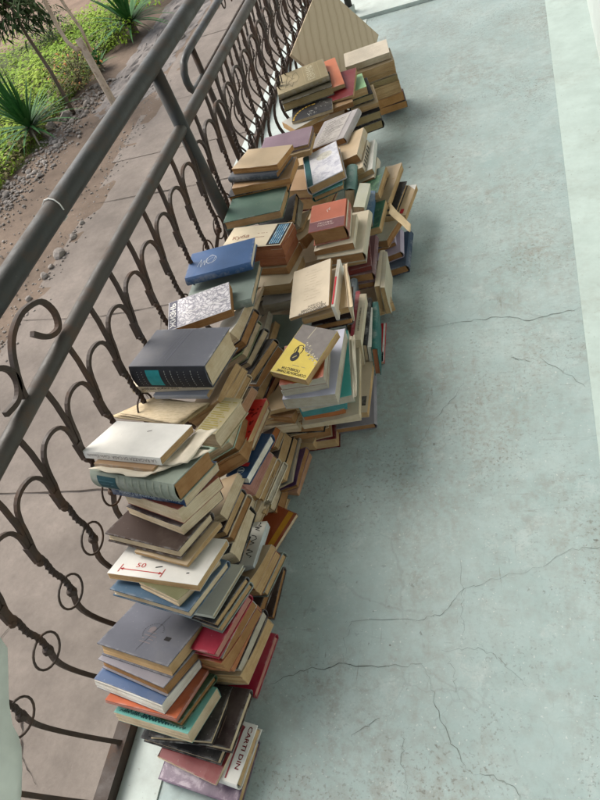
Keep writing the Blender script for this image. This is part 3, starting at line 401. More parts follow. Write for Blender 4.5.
('large cream cover book standing right of the teal cloth book', (-0.5312, 1.7892, 0.2348), (0.9776, -0.0339, -0.2078), (0.0332, 0.9994, -0.007), (0.036, 0.1301, 0.14), 'creamgreen', 'cream', 't', 'P', None, 'up'),
('narrow blue book standing between cream cover and green photo cover', (-0.5121, 1.799, 0.1941), (0.9775, 0.0373, -0.2078), (-0.0365, 0.9993, 0.0078), (0.02, 0.1331, 0.14), 'blue2', 'cream', 't', 'P', None, 'up'),
('dark green photo covered book with blue upper corner', (-0.5215, 1.9324, 0.2397), (0.9808, -0.09, 0.1729), (0.0886, 0.9959, 0.0156), (0.1, 0.149, 0.026), 'greenphoto2', 'tan', 'l', 'P', 'greenph', 'flat'),
('green photo covered book with pale border', (-0.5152, 1.7955, 0.1992), (0.9835, -0.0522, 0.1734), (0.0514, 0.9986, 0.0091), (0.1, 0.1435, 0.026), 'greenphoto', 'tan', 'l', 'P', 'greenph', 'flat'),
('cream book with black side lettering in the outer heap', (-0.5405, 2.0131, 0.192), (0.9925, -0.1219, 0.0), (0.1219, 0.9925, 0.0), (0.11, 0.1266, 0.016), 'beige', 'tan', 'l', 'P', 'bars2', 'flat'),
('tan book right of the black lettering in the outer heap', (-0.5048, 2.0131, 0.1725), (0.9923, -0.1238, 0.0), (0.1238, 0.9923, 0.0), (0.11, 0.2321, 0.02), 'tan', 'tan', 'l', 'P', None, 'flat'),
('tan paged book with black gap in the outer heap', (-0.4848, 1.9724, 0.151), (0.9887, -0.1498, 0.0), (0.1498, 0.9887, 0.0), (0.11, 0.1655, 0.02), 'black', 'tan', 'l', 'H', None, 'flat'),
('outermost tan book with red mark and painted corner highlight', (-0.46, 1.9717, 0.1275), (0.9876, -0.1568, 0.0), (0.1568, 0.9876, 0.0), (0.12, 0.174, 0.024), 'tan', 'tan', 'l', 'P', 'redmark', 'flat'),
('cream paged book ending in a brown corner below the green photo cover', (-0.5049, 1.8598, 0.103), (0.952, -0.306, 0.0), (0.306, 0.952, 0.0), (0.115, 0.1469, 0.022), 'cream', 'brown', 'l', 'P', None, 'flat'),
('white and purple covered book in the low outer heap', (-0.5149, 1.8494, 0.0736), (0.9699, 0.1298, 0.2062), (-0.127, 0.9915, -0.027), (0.115, 0.125, 0.016), 'purplewhite', 'brown', 'r', 'P', None, 'flat'),
('brown paged book with white purple cover above the navy one', (-0.4923, 1.8168, 0.0539), (0.9736, 0.0959, 0.207), (-0.0938, 0.9954, -0.0199), (0.115, 0.1278, 0.029), 'purplewhite', 'brown', 'r', 'H', None, 'flat'),
('navy hardback on the floor, outermost of the low heap', (-0.4707, 1.8096, 0.0258), (0.9781, 0.0096, 0.2079), (-0.0094, 1.0, -0.002), (0.115, 0.1897, 0.032), 'navyb', 'brown', 'r', 'H', None, 'flat'),
('tan book lowest in the gap left of the tent book', (-0.8119, 1.4669, 0.0222), (0.9858, -0.1678, 0.0), (0.1678, 0.9858, 0.0), (0.1633, 0.135, 0.0405), 'tan', 'brown', 'l', 'H', None, 'flat'),
('red brown book second lowest in the gap left of the tent book', (-0.792, 1.4617, 0.0696), (0.9998, 0.0179, 0.0), (-0.0179, 0.9998, 0.0), (0.1738, 0.1293, 0.0512), 'redbrown', 'tan', 'l', 'H', None, 'flat'),
('dark brown book third lowest in the gap left of the tent book', (-0.7867, 1.4558, 0.1172), (0.9976, 0.0687, 0.0), (-0.0687, 0.9976, 0.0), (0.173, 0.1318, 0.041), 'darkbrown', 'tan', 'l', 'H', None, 'flat'),
('cream grey book topmost in the gap left of the tent book', (-0.7962, 1.477, 0.1601), (0.985, 0.1724, 0.0), (-0.1724, 0.985, 0.0), (0.204, 0.1272, 0.0419), 'creamgrey', 'cream', 'l', 'H', None, 'flat'),
('light brown book lowest in the gap behind the yellow pocket book', (-0.7034, 1.2625, 0.0232), (0.9924, -0.1232, 0.0), (0.1232, 0.9924, 0.0), (0.174, 0.1486, 0.0424), 'tanbrown', 'cream', 'l', 'H', None, 'flat'),
('grey green book second lowest in the gap behind the yellow pocket book', (-0.7148, 1.2638, 0.0719), (0.995, 0.1, 0.0), (-0.1, 0.995, 0.0), (0.1756, 0.1441, 0.052), 'greygreen', 'tan', 'l', 'H', None, 'flat'),
('tan book third lowest in the gap behind the yellow pocket book', (-0.697, 1.2679, 0.1213), (0.9863, -0.1648, 0.0), (0.1648, 0.9863, 0.0), (0.1753, 0.1453, 0.0439), 'tan', 'tan', 'l', 'H', None, 'flat'),
('red brown book second topmost in the gap behind the yellow pocket book', (-0.7011, 1.2849, 0.1635), (1.0, 0.0092, 0.0), (-0.0092, 1.0, 0.0), (0.1924, 0.1425, 0.0375), 'redbrown', 'tan', 'l', 'H', None, 'flat'),
('grey green book topmost in the gap behind the yellow pocket book', (-0.7091, 1.2674, 0.2113), (0.9895, -0.1448, 0.0), (0.1448, 0.9895, 0.0), (0.1916, 0.1319, 0.0549), 'greygreen', 'brown', 'l', 'H', None, 'flat'),
('tan book lowest between the blue striped pile and terracotta book', (-0.7523, 1.724, 0.0241), (0.9892, -0.1467, 0.0), (0.1467, 0.9892, 0.0), (0.1762, 0.146, 0.0443), 'tan', 'cream', 'l', 'H', None, 'flat'),
('blackish red book second lowest between the blue striped pile and terracotta book', (-0.747, 1.7235, 0.068), (0.9918, -0.128, 0.0), (0.128, 0.9918, 0.0), (0.1766, 0.1294, 0.0403), 'blackred', 'brown', 'l', 'H', None, 'flat'),
('light brown book third lowest between the blue striped pile and terracotta book', (-0.7593, 1.7075, 0.1079), (0.9743, 0.225, 0.0), (-0.225, 0.9743, 0.0), (0.1743, 0.1419, 0.0365), 'tanbrown', 'brown', 'l', 'H', None, 'flat'),
('tan book topmost between the blue striped pile and terracotta book', (-0.7613, 1.734, 0.1458), (0.991, 0.1341, 0.0), (-0.1341, 0.991, 0.0), (0.1805, 0.1486, 0.0363), 'tan', 'cream', 'l', 'H', None, 'flat'),
('black book lowest between the dusty purple and silvery books', (-0.8327, 2.1235, 0.0265), (0.9815, 0.1914, 0.0), (-0.1914, 0.9815, 0.0), (0.1746, 0.1313, 0.0489), 'black', 'cream', 'l', 'H', None, 'flat'),
('tan book second lowest between the dusty purple and silvery books', (-0.8251, 2.1053, 0.0796), (0.9754, -0.2206, 0.0), (0.2206, 0.9754, 0.0), (0.1685, 0.1446, 0.0543), 'tan', 'brown', 'l', 'H', None, 'flat'),
('dark red book third lowest between the dusty purple and silvery books', (-0.8179, 2.1182, 0.1357), (0.9898, -0.1426, 0.0), (0.1426, 0.9898, 0.0), (0.2058, 0.1278, 0.0549), 'darkred', 'tan', 'l', 'H', None, 'flat'),
('light brown book topmost between the dusty purple and silvery books', (-0.8299, 2.1253, 0.1832), (0.9854, -0.1704, 0.0), (0.1704, 0.9854, 0.0), (0.162, 0.1373, 0.0371), 'tanbrown', 'tan', 'l', 'H', None, 'flat'),
('tan book lowest under the black picture book with the arc', (-0.8639, 2.33, 0.0231), (0.9949, -0.101, 0.0), (0.101, 0.9949, 0.0), (0.2098, 0.1413, 0.0421), 'tan', 'tan', 'l', 'H', None, 'flat'),
('pale grey book second lowest under the black picture book with the arc', (-0.8577, 2.3173, 0.0681), (0.9745, -0.2244, 0.0), (0.2244, 0.9745, 0.0), (0.1811, 0.1312, 0.0451), 'palegrey', 'brown', 'l', 'H', None, 'flat'),
('dark brown book third lowest under the black picture book with the arc', (-0.85, 2.3059, 0.1181), (0.9928, -0.1197, 0.0), (0.1197, 0.9928, 0.0), (0.1721, 0.1302, 0.0518), 'darkbrown', 'tan', 'l', 'H', None, 'flat'),
('tan book topmost under the black picture book with the arc', (-0.8571, 2.3148, 0.1674), (0.9818, 0.1899, 0.0), (-0.1899, 0.9818, 0.0), (0.1757, 0.1279, 0.0439), 'tan', 'cream', 'l', 'H', None, 'flat'),
('dark red book lowest in the gap left of the yellow pocket book', (-0.668, 1.0646, 0.0238), (0.9899, 0.1417, 0.0), (-0.1417, 0.9899, 0.0), (0.1972, 0.1374, 0.0437), 'darkred', 'tan', 'l', 'H', None, 'flat'),
('tan book second lowest in the gap left of the yellow pocket book', (-0.6671, 1.0622, 0.0692), (0.9765, 0.2153, 0.0), (-0.2153, 0.9765, 0.0), (0.1683, 0.1324, 0.0442), 'tan', 'brown', 'l', 'H', None, 'flat'),
('black book third lowest in the gap left of the yellow pocket book', (-0.6757, 1.0694, 0.1184), (0.9999, 0.0137, 0.0), (-0.0137, 0.9999, 0.0), (0.1927, 0.1421, 0.0512), 'black', 'brown', 'l', 'H', None, 'flat'),
('light brown book second topmost in the gap left of the yellow pocket book', (-0.6832, 1.0599, 0.1667), (0.9847, 0.1744, 0.0), (-0.1744, 0.9847, 0.0), (0.174, 0.1407, 0.0424), 'tanbrown', 'tan', 'l', 'H', None, 'flat'),
('tan book topmost in the gap left of the yellow pocket book', (-0.668, 1.0488, 0.2079), (0.9739, 0.227, 0.0), (-0.227, 0.9739, 0.0), (0.1934, 0.1265, 0.0368), 'tan', 'tan', 'l', 'H', None, 'flat'),
('tan book lowest under the olive sketch tome', (-0.8011, 2.6192, 0.0265), (0.9989, -0.047, 0.0), (0.047, 0.9989, 0.0), (0.1795, 0.145, 0.0491), 'tan', 'tan', 'l', 'H', None, 'flat'),
('light brown book second lowest under the olive sketch tome', (-0.8146, 2.6313, 0.0793), (0.9824, -0.1866, 0.0), (0.1866, 0.9824, 0.0), (0.2005, 0.1446, 0.0535), 'tanbrown', 'tan', 'l', 'H', None, 'flat'),
('black book third lowest under the olive sketch tome', (-0.7886, 2.6111, 0.1308), (0.9965, 0.0837, 0.0), (-0.0837, 0.9965, 0.0), (0.1765, 0.1473, 0.0465), 'black', 'brown', 'l', 'H', None, 'flat'),
('tan book topmost under the olive sketch tome', (-0.8018, 2.6074, 0.1823), (0.9954, 0.0954, 0.0), (-0.0954, 0.9954, 0.0), (0.1656, 0.139, 0.0534), 'tan', 'brown', 'l', 'H', None, 'flat'),
('tan book lowest behind the tall stack with the grey green tome', (-0.8308, 0.5959, 0.0258), (0.9915, 0.1304, 0.0), (-0.1304, 0.9915, 0.0), (0.1861, 0.1253, 0.0476), 'tan', 'brown', 'l', 'H', None, 'flat'),
('light brown book second lowest behind the tall stack with the grey green tome', (-0.8324, 0.6013, 0.0769), (0.9983, -0.058, 0.0), (0.058, 0.9983, 0.0), (0.1994, 0.1328, 0.0517), 'tanbrown', 'tan', 'l', 'H', None, 'flat'),
('black book third lowest behind the tall stack with the grey green tome', (-0.8093, 0.597, 0.1295), (0.9787, -0.2052, 0.0), (0.2052, 0.9787, 0.0), (0.2058, 0.145, 0.0504), 'black', 'brown', 'l', 'H', None, 'flat'),
('tan book topmost behind the tall stack with the grey green tome', (-0.822, 0.6107, 0.1791), (0.9909, 0.1348, 0.0), (-0.1348, 0.9909, 0.0), (0.1633, 0.147, 0.0457), 'tan', 'tan', 'l', 'H', None, 'flat'),
('tan book lowest in front of the turquoise label book', (-0.7871, 0.7894, 0.0261), (0.9826, -0.1855, 0.0), (0.1855, 0.9826, 0.0), (0.1879, 0.1343, 0.0481), 'tan', 'tan', 'l', 'H', None, 'flat'),
('dark brown book second lowest in front of the turquoise label book', (-0.8105, 0.7898, 0.0713), (0.9969, -0.0788, 0.0), (0.0788, 0.9969, 0.0), (0.1871, 0.1476, 0.0394), 'darkbrown', 'cream', 'l', 'H', None, 'flat'),
('tan book third lowest in front of the turquoise label book', (-0.7956, 0.7786, 0.1121), (0.982, -0.189, 0.0), (0.189, 0.982, 0.0), (0.1993, 0.14, 0.0392), 'tan', 'cream', 'l', 'H', None, 'flat'),
('cream grey book topmost in front of the turquoise label book', (-0.8076, 0.8004, 0.1519), (0.9976, -0.0699, 0.0), (0.0699, 0.9976, 0.0), (0.1983, 0.1496, 0.0374), 'creamgrey', 'cream', 'l', 'H', None, 'flat'),
('tan book lowest under the paperback pile behind the post', (-0.8534, 1.8722, 0.02), (0.9998, 0.0215, 0.0), (-0.0215, 0.9998, 0.0), (0.2055, 0.1446, 0.036), 'tan', 'cream', 'l', 'H', None, 'flat'),
('light brown book second lowest under the paperback pile behind the post', (-0.829, 1.8686, 0.0604), (0.9985, 0.0552, 0.0), (-0.0552, 0.9985, 0.0), (0.1821, 0.1285, 0.0418), 'tanbrown', 'cream', 'l', 'H', None, 'flat'),
('blackish red book third lowest under the paperback pile behind the post', (-0.8351, 1.849, 0.1043), (0.9793, -0.2026, 0.0), (0.2026, 0.9793, 0.0), (0.1672, 0.1452, 0.0429), 'blackred', 'tan', 'l', 'H', None, 'flat'),
('tan book topmost under the paperback pile behind the post', (-0.8268, 1.8509, 0.1479), (0.9897, 0.1431, 0.0), (-0.1431, 0.9897, 0.0), (0.1937, 0.1471, 0.0414), 'tan', 'tan', 'l', 'H', None, 'flat'),
]
# ------------------------------------------------------------------ setting: balcony
def floor_mat():
    t = NT('painted_floor', .55, .3)
    def ns(sc_, lo, hi, det=6, ro=.72, m=(1, 1, 1), loc=(0, 0, 0), rot=0.0, dist=0.0):
        return t.ramp(t.noise(sc_, det, ro, t.mapping(m, loc=loc, rot=(0, 0, rot)), dist), [(lo, (0,0,0)), (hi, (1,1,1))])
    mul = lambda *a: a[0] if len(a) == 1 else t.math('MULTIPLY', a[0], mul(*a[1:]) if len(a) > 2 else a[1])
    mid = t.noise(5, 8, .7); fine = t.noise(60, 6, .75)
    base = t.ramp(mid, [(.3, (.265, .345, .338)), (.5, (.315, .395, .39)), (.7, (.365, .44, .432))])
    base = t.mix(mul(ns(28, .45, .62), .4), base, (.27, .315, .30))                                    # worn paint
    base = t.mix(mul(ns(2.2, .45, .65), ns(24, .46, .58, 8, .78), .6), base, (.225, .215, .185))      # grime in patches
    base = t.mix(mul(ns(1.3, .47, .62, 6, .7, (2.4, 1, 1), (8, 3, 0)), ns(55, .42, .6, 6, .75), .5), base, (.24, .222, .185))   # walked-in dirt
    base = t.mix(mul(ns(9, .56, .66, 8, .75, loc=(4, 1, 0)), .45), base, (.43, .485, .475))            # pale rubbed spots
    base = t.mix(mul(ns(110, .56, .63, 4, .65), ns(2.6, .46, .62, 6, .7, loc=(2, 2, 0)), .6), base, (.12, .115, .095))   # grit
    base = t.mix(mul(ns(42, .665, .69, 4, .6, loc=(1, 7, 0)), ns(1.7, .47, .6, 5, .7, loc=(5, 5, 0)), .8), base, (.085, .08, .065))            # flecks
    base = t.mix(mul(ns(120, .655, .70, 3, .6, loc=(9, 4, 2)), .5), base, (.58, .61, .59))             # chips of paint
    base = t.mix(mul(ns(1, .62, .67, 5, .65, (75, 11, 10), rot=.7, dist=.8), ns(3, .5, .62, loc=(6, 1, 0)), .55), base, (.15, .145, .12))       # scuffs
    base = t.mix(mul(ns(1, .62, .67, 5, .65, (10, 70, 10), (2, 5, 0), .5, .8), ns(2.4, .5, .62, loc=(1, 5, 0)), .5), base, (.16, .155, .13))
    for q in range(2):                                                                                 # hairline craze in the paint
        v = t.n('ShaderNodeTexVoronoi', feature='DISTANCE_TO_EDGE'); v.inputs['Scale'].default_value = (3.1, 6.5)[q]
        mx = t.n('ShaderNodeMix', data_type='VECTOR'); mx.inputs[0].default_value = .13
        nn = t.n('ShaderNodeTexNoise'); nn.inputs['Scale'].default_value = 5 + 3*q; nn.inputs['Detail'].default_value = 6
        src = t.mapping((1, 1, 1), loc=(q*3.3, q*1.7, 0)); t.l(src, nn.inputs['Vector']); t.l(src, mx.inputs[4]); t.l(nn.outputs['Color'], mx.inputs[5]); t.l(mx.outputs[1], v.inputs['Vector'])
        ed = t.ramp(v.outputs['Distance'], [(.004, (1,1,1)), (.010, (0,0,0))])
        base = t.mix(mul(ed, ns(2.6, .50, .60, 4, .6, loc=(q*5, 8, 0)), .17), base, (.15, .15, .135))
    t.base(base); t.bump(t.math('ADD', fine, t.math('MULTIPLY', mid, 2)), .3, .003)
    rr = t.ramp(mid, [(.3, (.40,.40,.40)), (.7, (.66,.66,.66))]); t.l(rr, t.b.inputs['Roughness'])
    return t.m
def paint_mat(name, c, dirt=.35, ds=5):
    t = NT(name, .6, .3)
    f = t.noise(ds, 7, .7); g = t.noise(60, 5, .7)
    base = t.ramp(f, [(.3, sc(c, .85)), (.7, sc(c, 1.1))])
    d = t.math('MULTIPLY', t.ramp(t.noise(ds * .6, 8, .75, t.mapping((1, 1, 1), loc=(4, 4, 1))), [(.5, (0,0,0)), (.72, (1,1,1))]), t.ramp(g, [(.35, (.2,.2,.2)), (.65, (1,1,1))]))
    base = t.mix(t.math('MULTIPLY', d, dirt), base, (.24, .215, .18))
    sp = t.ramp(t.noise(90, 3), [(.68, (0,0,0)), (.72, (1,1,1))])
    base = t.mix(t.math('MULTIPLY', sp, .4), base, (.2, .18, .15))
    t.base(base); t.bump(g, .3, .003); return t.m
def conc_mat(name, c, var=.3, sp=.4):
    t = NT(name, .85, .15)
    f = t.noise(.9, 8, .7); g = t.noise(30, 8, .75); h = t.noise(4, 6, .65)
    base = t.ramp(t.math('ADD', t.math('MULTIPLY', f, .5), t.math('MULTIPLY', h, .5)), [(.35, sc(c, 1 - var)), (.65, sc(c, 1 + var))])
    base = t.mix(t.ramp(g, [(.4, (0,0,0)), (.8, (.5,.5,.5))]), base, sc(c, .62))
    s_ = t.ramp(t.noise(65, 4, .7), [(.66, (0,0,0)), (.72, (1,1,1))])
    base = t.mix(t.math('MULTIPLY', s_, sp), base, sc(c, 1.5))
    t.base(base); t.bump(g, .5, .008); return t.m
M_floor = floor_mat()
M_strip = paint_mat('pale_border_paint', (.43, .515, .485), .5, 6)
M_pale = paint_mat('pale_curb_paint', (.47, .53, .50), .5, 7)
M_wall = paint_mat('wall_paint', (.58, .63, .60), .4, 3)
M_pave = conc_mat('pavement_concrete', (.20, .171, .147))
M_dirt = conc_mat('packed_dirt', (.155, .115, .085), .4)
M_soil = conc_mat('bare_soil', (.235, .162, .115), .3)
b = MB(); b.box((-.985, -2.5, -.9), (.42, 4.06, 0)); tag(b.build('balcony_floor', M_floor), kind='structure')
b = MB(); b.box((.113, -2.5, -.002), (.30, 4.058, .004)); tag(b.build('floor_border', M_strip), kind='structure')
b = MB(); b.box((-.945, -2.4, -.002), (-.845, 4.05, .004)); tag(b.build('floor_edge_strip', M_pale), kind='structure')
b = MB(); b.box((-1.0, 4.063, -.9), (.42, 4.7, .02)); tag(b.build('end_step', M_pale), kind='structure')
b = MB(); b.box((.292, -3, -.9), (.55, 9, 2.9)); o = b.build('house_wall', M_wall)
b2_ = MB(); b2_.box((-1.45, -3, 2.9), (.55, 9, 3.1)); tag(b2_.build('roof_slab', M_wall), 'pale roof slab over the walkway', 'roof')
tag(o, 'pale painted house wall along the right side of the walkway', 'wall')
def ribbon(pts, w, jit, z, name, mat, kind='structure', sub=7):
    V, F = [], []; P = []
    for a, c in zip(pts, pts[1:]):
        for i in range(sub):
            t = i / sub; P.append((a[0] + (c[0]-a[0])*t + random.uniform(-jit, jit), a[1] + (c[1]-a[1])*t + random.uniform(-jit, jit)))
    P.append(pts[-1])
    for i, p in enumerate(P):
        q = P[min(i+1, len(P)-1)]; r = P[max(i-1, 0)]
        dx, dy = q[0]-r[0], q[1]-r[1]; L = math.hypot(dx, dy) or 1
        ww = w * random.uniform(.35, 1.25) * (.35 + .65 * math.sin(math.pi * (i + .6) / (len(P) + .2)))
        V += [(p[0] - dy/L*ww/2, p[1] + dx/L*ww/2, z), (p[0] + dy/L*ww/2, p[1] - dx/L*ww/2, z)]
    for i in range(len(P)-1): F.append((2*i, 2*i+1, 2*i+3, 2*i+2))
    return tag(mesh(name, V, F, mat), kind=kind)
M_crack = flat('dark_crack', (.10, .11, .10), .9, .1)  # dark tone of the crack ribbons lying on the floor
M_crack2 = flat('joint_dirt', (.055, .045, .038), .9, .1)
for path, wd in CRACKS: ribbon(path, wd*.36, .005, .0012, 'floor_crack', M_crack)

# ------------------------------------------------------------------ setting: outside, about 0.9 m lower
G = -.9
def sheet(name, x0, x1, y0, y1, z, mat, nx=1, ny=1, amp=0.0, wob=0.0):
    V, F = [], []
    for j in range(ny + 1):
        for i in range(nx + 1):
            x = x0 + (x1-x0)*i/nx; y = y0 + (y1-y0)*j/ny
            e = (i in (0, nx))
            V.append((x + (random.uniform(-wob, wob) if e else 0), y, z + random.uniform(0, amp) * (0 if e else 1)))
    for j in range(ny):
        for i in range(nx): q = j*(nx+1)+i; F.append((q, q+1, q+nx+2, q+nx+1))
    return tag(mesh(name, V, F, mat, smooth=amp > 0), kind='structure')
sheet('ground', -80, 40, -30, 90, G - .02, M_soil)
sheet('dirt_path', -5.3, -3.3, -6, 14, G - .012, M_dirt, 14, 120, .02, .05)
sheet('garden_bed', -8.4, -4.85, 2.5, 9.2, G - .008, conc_mat('mossy_soil', (.085, .105, .035), .4), 14, 30, .03, .25)
sheet('pavement', -3.55, -.98, -6, 4.9, G, M_pave, 1, 60, 0, .012)
sheet('pavement', -3.60, -.98, 4.905, 14, G + .002, M_pave, 1, 60, 0, .012)
for path, wd in JOINTS: ribbon(path, wd, .004 if wd < .012 else .0015, G + .005, 'pavement_joint', M_crack2)
b = MB(); b.box((-2.13, 4.2, G), (-1.0, 12, -.82)); tag(b.build('landing', M_pale), kind='structure')
# rubble
V, F = [], []
nx, ny = 22, 60
for j in range(ny + 1):
    for i in range(nx + 1):
        u, v = i/nx, j/ny
        hgt = math.sin(math.pi*u)**.6 * math.sin(math.pi*min(1, v*1.05))**.3
        V.append((-4.45 + .86*u - .02*v + random.uniform(-.02, .02), 5.9 + 4.2*v + random.uniform(-.03, .03), G - .015 + hgt*(.03 + .03*random.random()**2)))
for j in range(ny):
    for i in range(nx): q = j*(nx+1)+i; F.append((q, q+1, q+nx+2, q+nx+1))
tag(mesh('rubble', V, F, conc_mat('grey_rubble', (.20, .18, .165), .45)), kind='structure')

def rock(r, seed, sz=.7):
    rnd = random.Random(seed); bm = bmesh.new(); bmesh.ops.create_icosphere(bm, subdivisions=2, radius=r)
    ax = [Vector((rnd.uniform(-1,1), rnd.uniform(-1,1), rnd.uniform(-1,1))).normalized() for _ in range(7)]
    for v in bm.verts:
        k = min(1, min((.62 + .25*rnd.random()*0 + .3*((i*37 % 10)/10)) / max(.2, v.co.normalized().dot(a)) for i, a in enumerate(ax)))
        v.co *= k; v.co.z *= sz
    V = [tuple(v.co) for v in bm.verts]; F = [tuple(x.index for x in f.verts) for f in bm.faces]; bm.free(); return V, F
M_stone = conc_mat('river_stone', (.28, .25, .22), .55, .6)
mb = MB()
protos = [rock(1, s) for s in range(6)]
for k in range(1700):
    y = random.uniform(2.6, 6.9); x = -4.66 + random.gauss(0, .14) + (.06 if y > 5 else -.05)
    if not -5.1 < x < -4.15: continue
    r = (.007 + .016*random.random()**2) * (2.0 if random.random() < .06 else 1); V, F = random.choice(protos); a = random.uniform(0, 6.3)
    ca, sa = math.cos(a)*r, math.sin(a)*r
    mb.add([(x + v[0]*ca - v[1]*sa, y + v[0]*sa + v[1]*ca, G + r*.35 + v[2]*r) for v in V], F)
tag(mb.build('gravel', M_stone), 'bed of grey pebbles along the grass edge', 'gravel', kind='stuff')
mb = MB()
for k in range(700):
    y = random.uniform(1.5, 6.5); x = random.choice((-3.55 + random.gauss(0, .07), random.uniform(-4.4, -3.5)))
    r = random.uniform(.004, .012); V, F = random.choice(protos)
    mb.add([(x + v[0]*r, y + v[1]*r, G + r*.3 + v[2]*r) for v in V], F)
tag(mb.build('grit', M_stone), 'loose grit scattered over the dirt beside the pavement', 'grit', kind='stuff')
sl = ['rounded stone at the pavement edge, largest of the line', 'small stone at the pavement edge just beyond the largest', 'pale stone at the pavement edge, farthest of the line', 'flat stone at the pavement edge nearer than the largest', 'small grey stone at the pavement edge near the scroll', 'low stone at the pavement edge between flat and largest']
for i, (x, y, r) in enumerate([(-3.53, 3.58, .06), (-3.50, 3.80, .035), (-3.5, 3.98, .026), (-3.55, 3.33, .04), (-3.56, 3.08, .03), (-3.54, 3.44, .028)]):
    V, F = rock(r, 50 + i); o = mesh('stone', V, F, M_stone, smooth=False); o.location = (x, y, G + r*.4)
    tag(o, sl[i], 'stone', 'stones along the pavement edge')
for i, (x, y, r, lb) in enumerate([(-4.74, 6.2, .085, 'large stone at the foot of the bushes beside the thin tree'), (-4.86, 6.02, .07, 'second stone between the near yucca and the thin tree'), (-3.75, 7.55, .07, 'pale stone lying on the grey rubble by the second railing')]):
    V, F = rock(r, 80 + i); o = mesh('stone', V, F, M_stone); o.location = (x, y, G + r*.3); tag(o, lb, 'stone')

# ------------------------------------------------------------------ plants
def leaf_mat(name, cols, rough=.5):
    t = NT(name, rough + .15, .08)
    f = t.noise(2.2, 3); g = t.noise(40, 2)
    base = t.ramp(t.math('ADD', t.math('MULTIPLY', f, .65), t.math('MULTIPLY', g, .35)), [(.35, cols[0]), (.5, cols[1]), (.66, cols[2])])
    t.base(base)
    try: t.b.inputs['Transmission Weight'].default_value = 0
    except Exception: pass
    return t.m
M_grass = leaf_mat('lush_groundcover', ((.11, .20, .014), (.19, .31, .022), (.30, .40, .045)))
M_weed = leaf_mat('dry_weed', ((.10, .10, .035), (.17, .15, .06), (.24, .20, .10)))
M_yucca = leaf_mat('yucca_leaf', ((.03, .10, .025), (.05, .15, .045), (.085, .20, .065)), .45)
M_yuccadry = leaf_mat('yucca_dry_leaf', ((.22, .19, .12), (.30, .27, .19), (.36, .33, .25)))
M_tree = leaf_mat('tree_leaf', ((.02, .05, .018), (.04, .075, .025), (.08, .11, .04)))
M_bark = conc_mat('bark', (.17, .135, .105), .35)
M_pinkflower = flat('orange_blossom', (.45, .17, .04), .6, .2, .3, 30)
def leaf(mb, p, d, L, wd, droop=.3, fold=0, n=2):
    """one leaf: n segments along d, drooping"""
    d = Vector(d).normalized(); s = d.cross(Vector((0, 0, 1))); s = s.normalized() if s.length > .05 else Vector((1, 0, 0))
    base = len(mb.V); p = Vector(p)
    for i in range(n + 1):
        t = i / n; ww = wd * (math.sin(math.pi * min(1, .18 + .82*t)) if n < 4 else (1 - t)**.7 * (.75 + .5*min(1, t*4)*.5)) 
        c = p + d * (L * t) + Vector((0, 0, -droop * L * t * t))
        mb.V += [tuple(c - s*ww/2), tuple(c + s*ww/2)]
    for i in range(n): q = base + 2*i; mb.F.append((q, q+1, q+3, q+2))
mb = MB(); wd = MB()
for k in range(17000):
    y = random.uniform(3.2, 9.6)
    x = -4.95 - abs(random.gauss(0, 1.25)) + random.gauss(0, .05)
    far = 5.3 + .38*y
    if x < -far + random.gauss(0, .12) or x < -8.2: continue
    hz = .10 + .10*math.sin(x*3.1 + 1.3*y) * math.sin(y*2.3) + random.uniform(0, .10)
    a = random.uniform(0, 6.28); e = random.uniform(-.1, .9)
    (wd if random.random() < (.35 if x > -5.15 else .06) else mb).__class__
    tgt = wd if random.random() < (.5 if x > -5.2 else .05) else mb
    leaf(tgt, (x, y, G + max(.0, hz*random.random())), (math.cos(a), math.sin(a), e), random.uniform(.035, .085), random.uniform(.022, .045), .4)
for k in range(5200):
    y = random.uniform(3.2, 8.5); x = -4.9 - random.random()**1.5*.7
    a = random.uniform(0, 6.28)
    leaf(wd if random.random() < .5 else mb, (x, y, G), (math.cos(a)*.5, math.sin(a)*.5, 1), random.uniform(.05, .13), .007, .35)
tag(mb.build('grass', M_grass), 'bright green ground cover filling the garden bed', 'grass', kind='stuff')
tag(wd.build('dry_grass', M_weed), 'dry yellowish weeds along the pebble bed', 'weeds', kind='stuff')
def bush(name, x, y, r, h, n, label, mat, fl=0, seed=1):
    rnd = random.Random(seed); t = empty(name, (x, y, G)); st = MB(); fo = MB(); bl = MB()
    for k in range(9):
        a = rnd.uniform(0, 6.28); q = rnd.uniform(.3, .9)
        st.tube([(0, 0, 0), (.3*r*math.cos(a)*q, .3*r*math.sin(a)*q, h*.5), (r*math.cos(a)*q, r*math.sin(a)*q, h*rnd.uniform(.75, 1))], .006, 5)
    for k in range(n):
        a = rnd.uniform(0, 6.28); q = rnd.random()**.5; z = h*(.15 + .85*rnd.random()) ; rr = r*q*(.55 + .6*math.sin(math.pi*min(1, z/h*.85)))
        p = (rr*math.cos(a), rr*math.sin(a), z); dd = (math.cos(a + rnd.gauss(0, .8)), math.sin(a + rnd.gauss(0, .8)), rnd.uniform(-.2, .9))
        leaf(bl if rnd.random() < fl else fo, p, dd, rnd.uniform(.03, .07), rnd.uniform(.014, .028), .5)
    st.build('stem', M_bark, t); fo.build('foliage', mat, t)
    if fl: bl.build('blossom', M_pinkflower, t)
    return tag(t, label, 'bush')
M_bush = leaf_mat('bush_leaf', ((.07, .085, .025), (.13, .14, .045), (.2, .2, .07)))
bush('flowering_bush', -4.82, 6.85, .30, .42, 900, 'loose bush with orange blossoms between the thin tree and the old pipe', M_bush, .14, 3)
bush('bush', -6.3, 8.9, .32, .4, 800, 'round dark green bush at the back of the garden bed', M_tree, 0, 5)
bush('bush', -4.75, 8.0, .25, .25, 500, 'low green bush under the far yucca', M_grass, 0, 8)
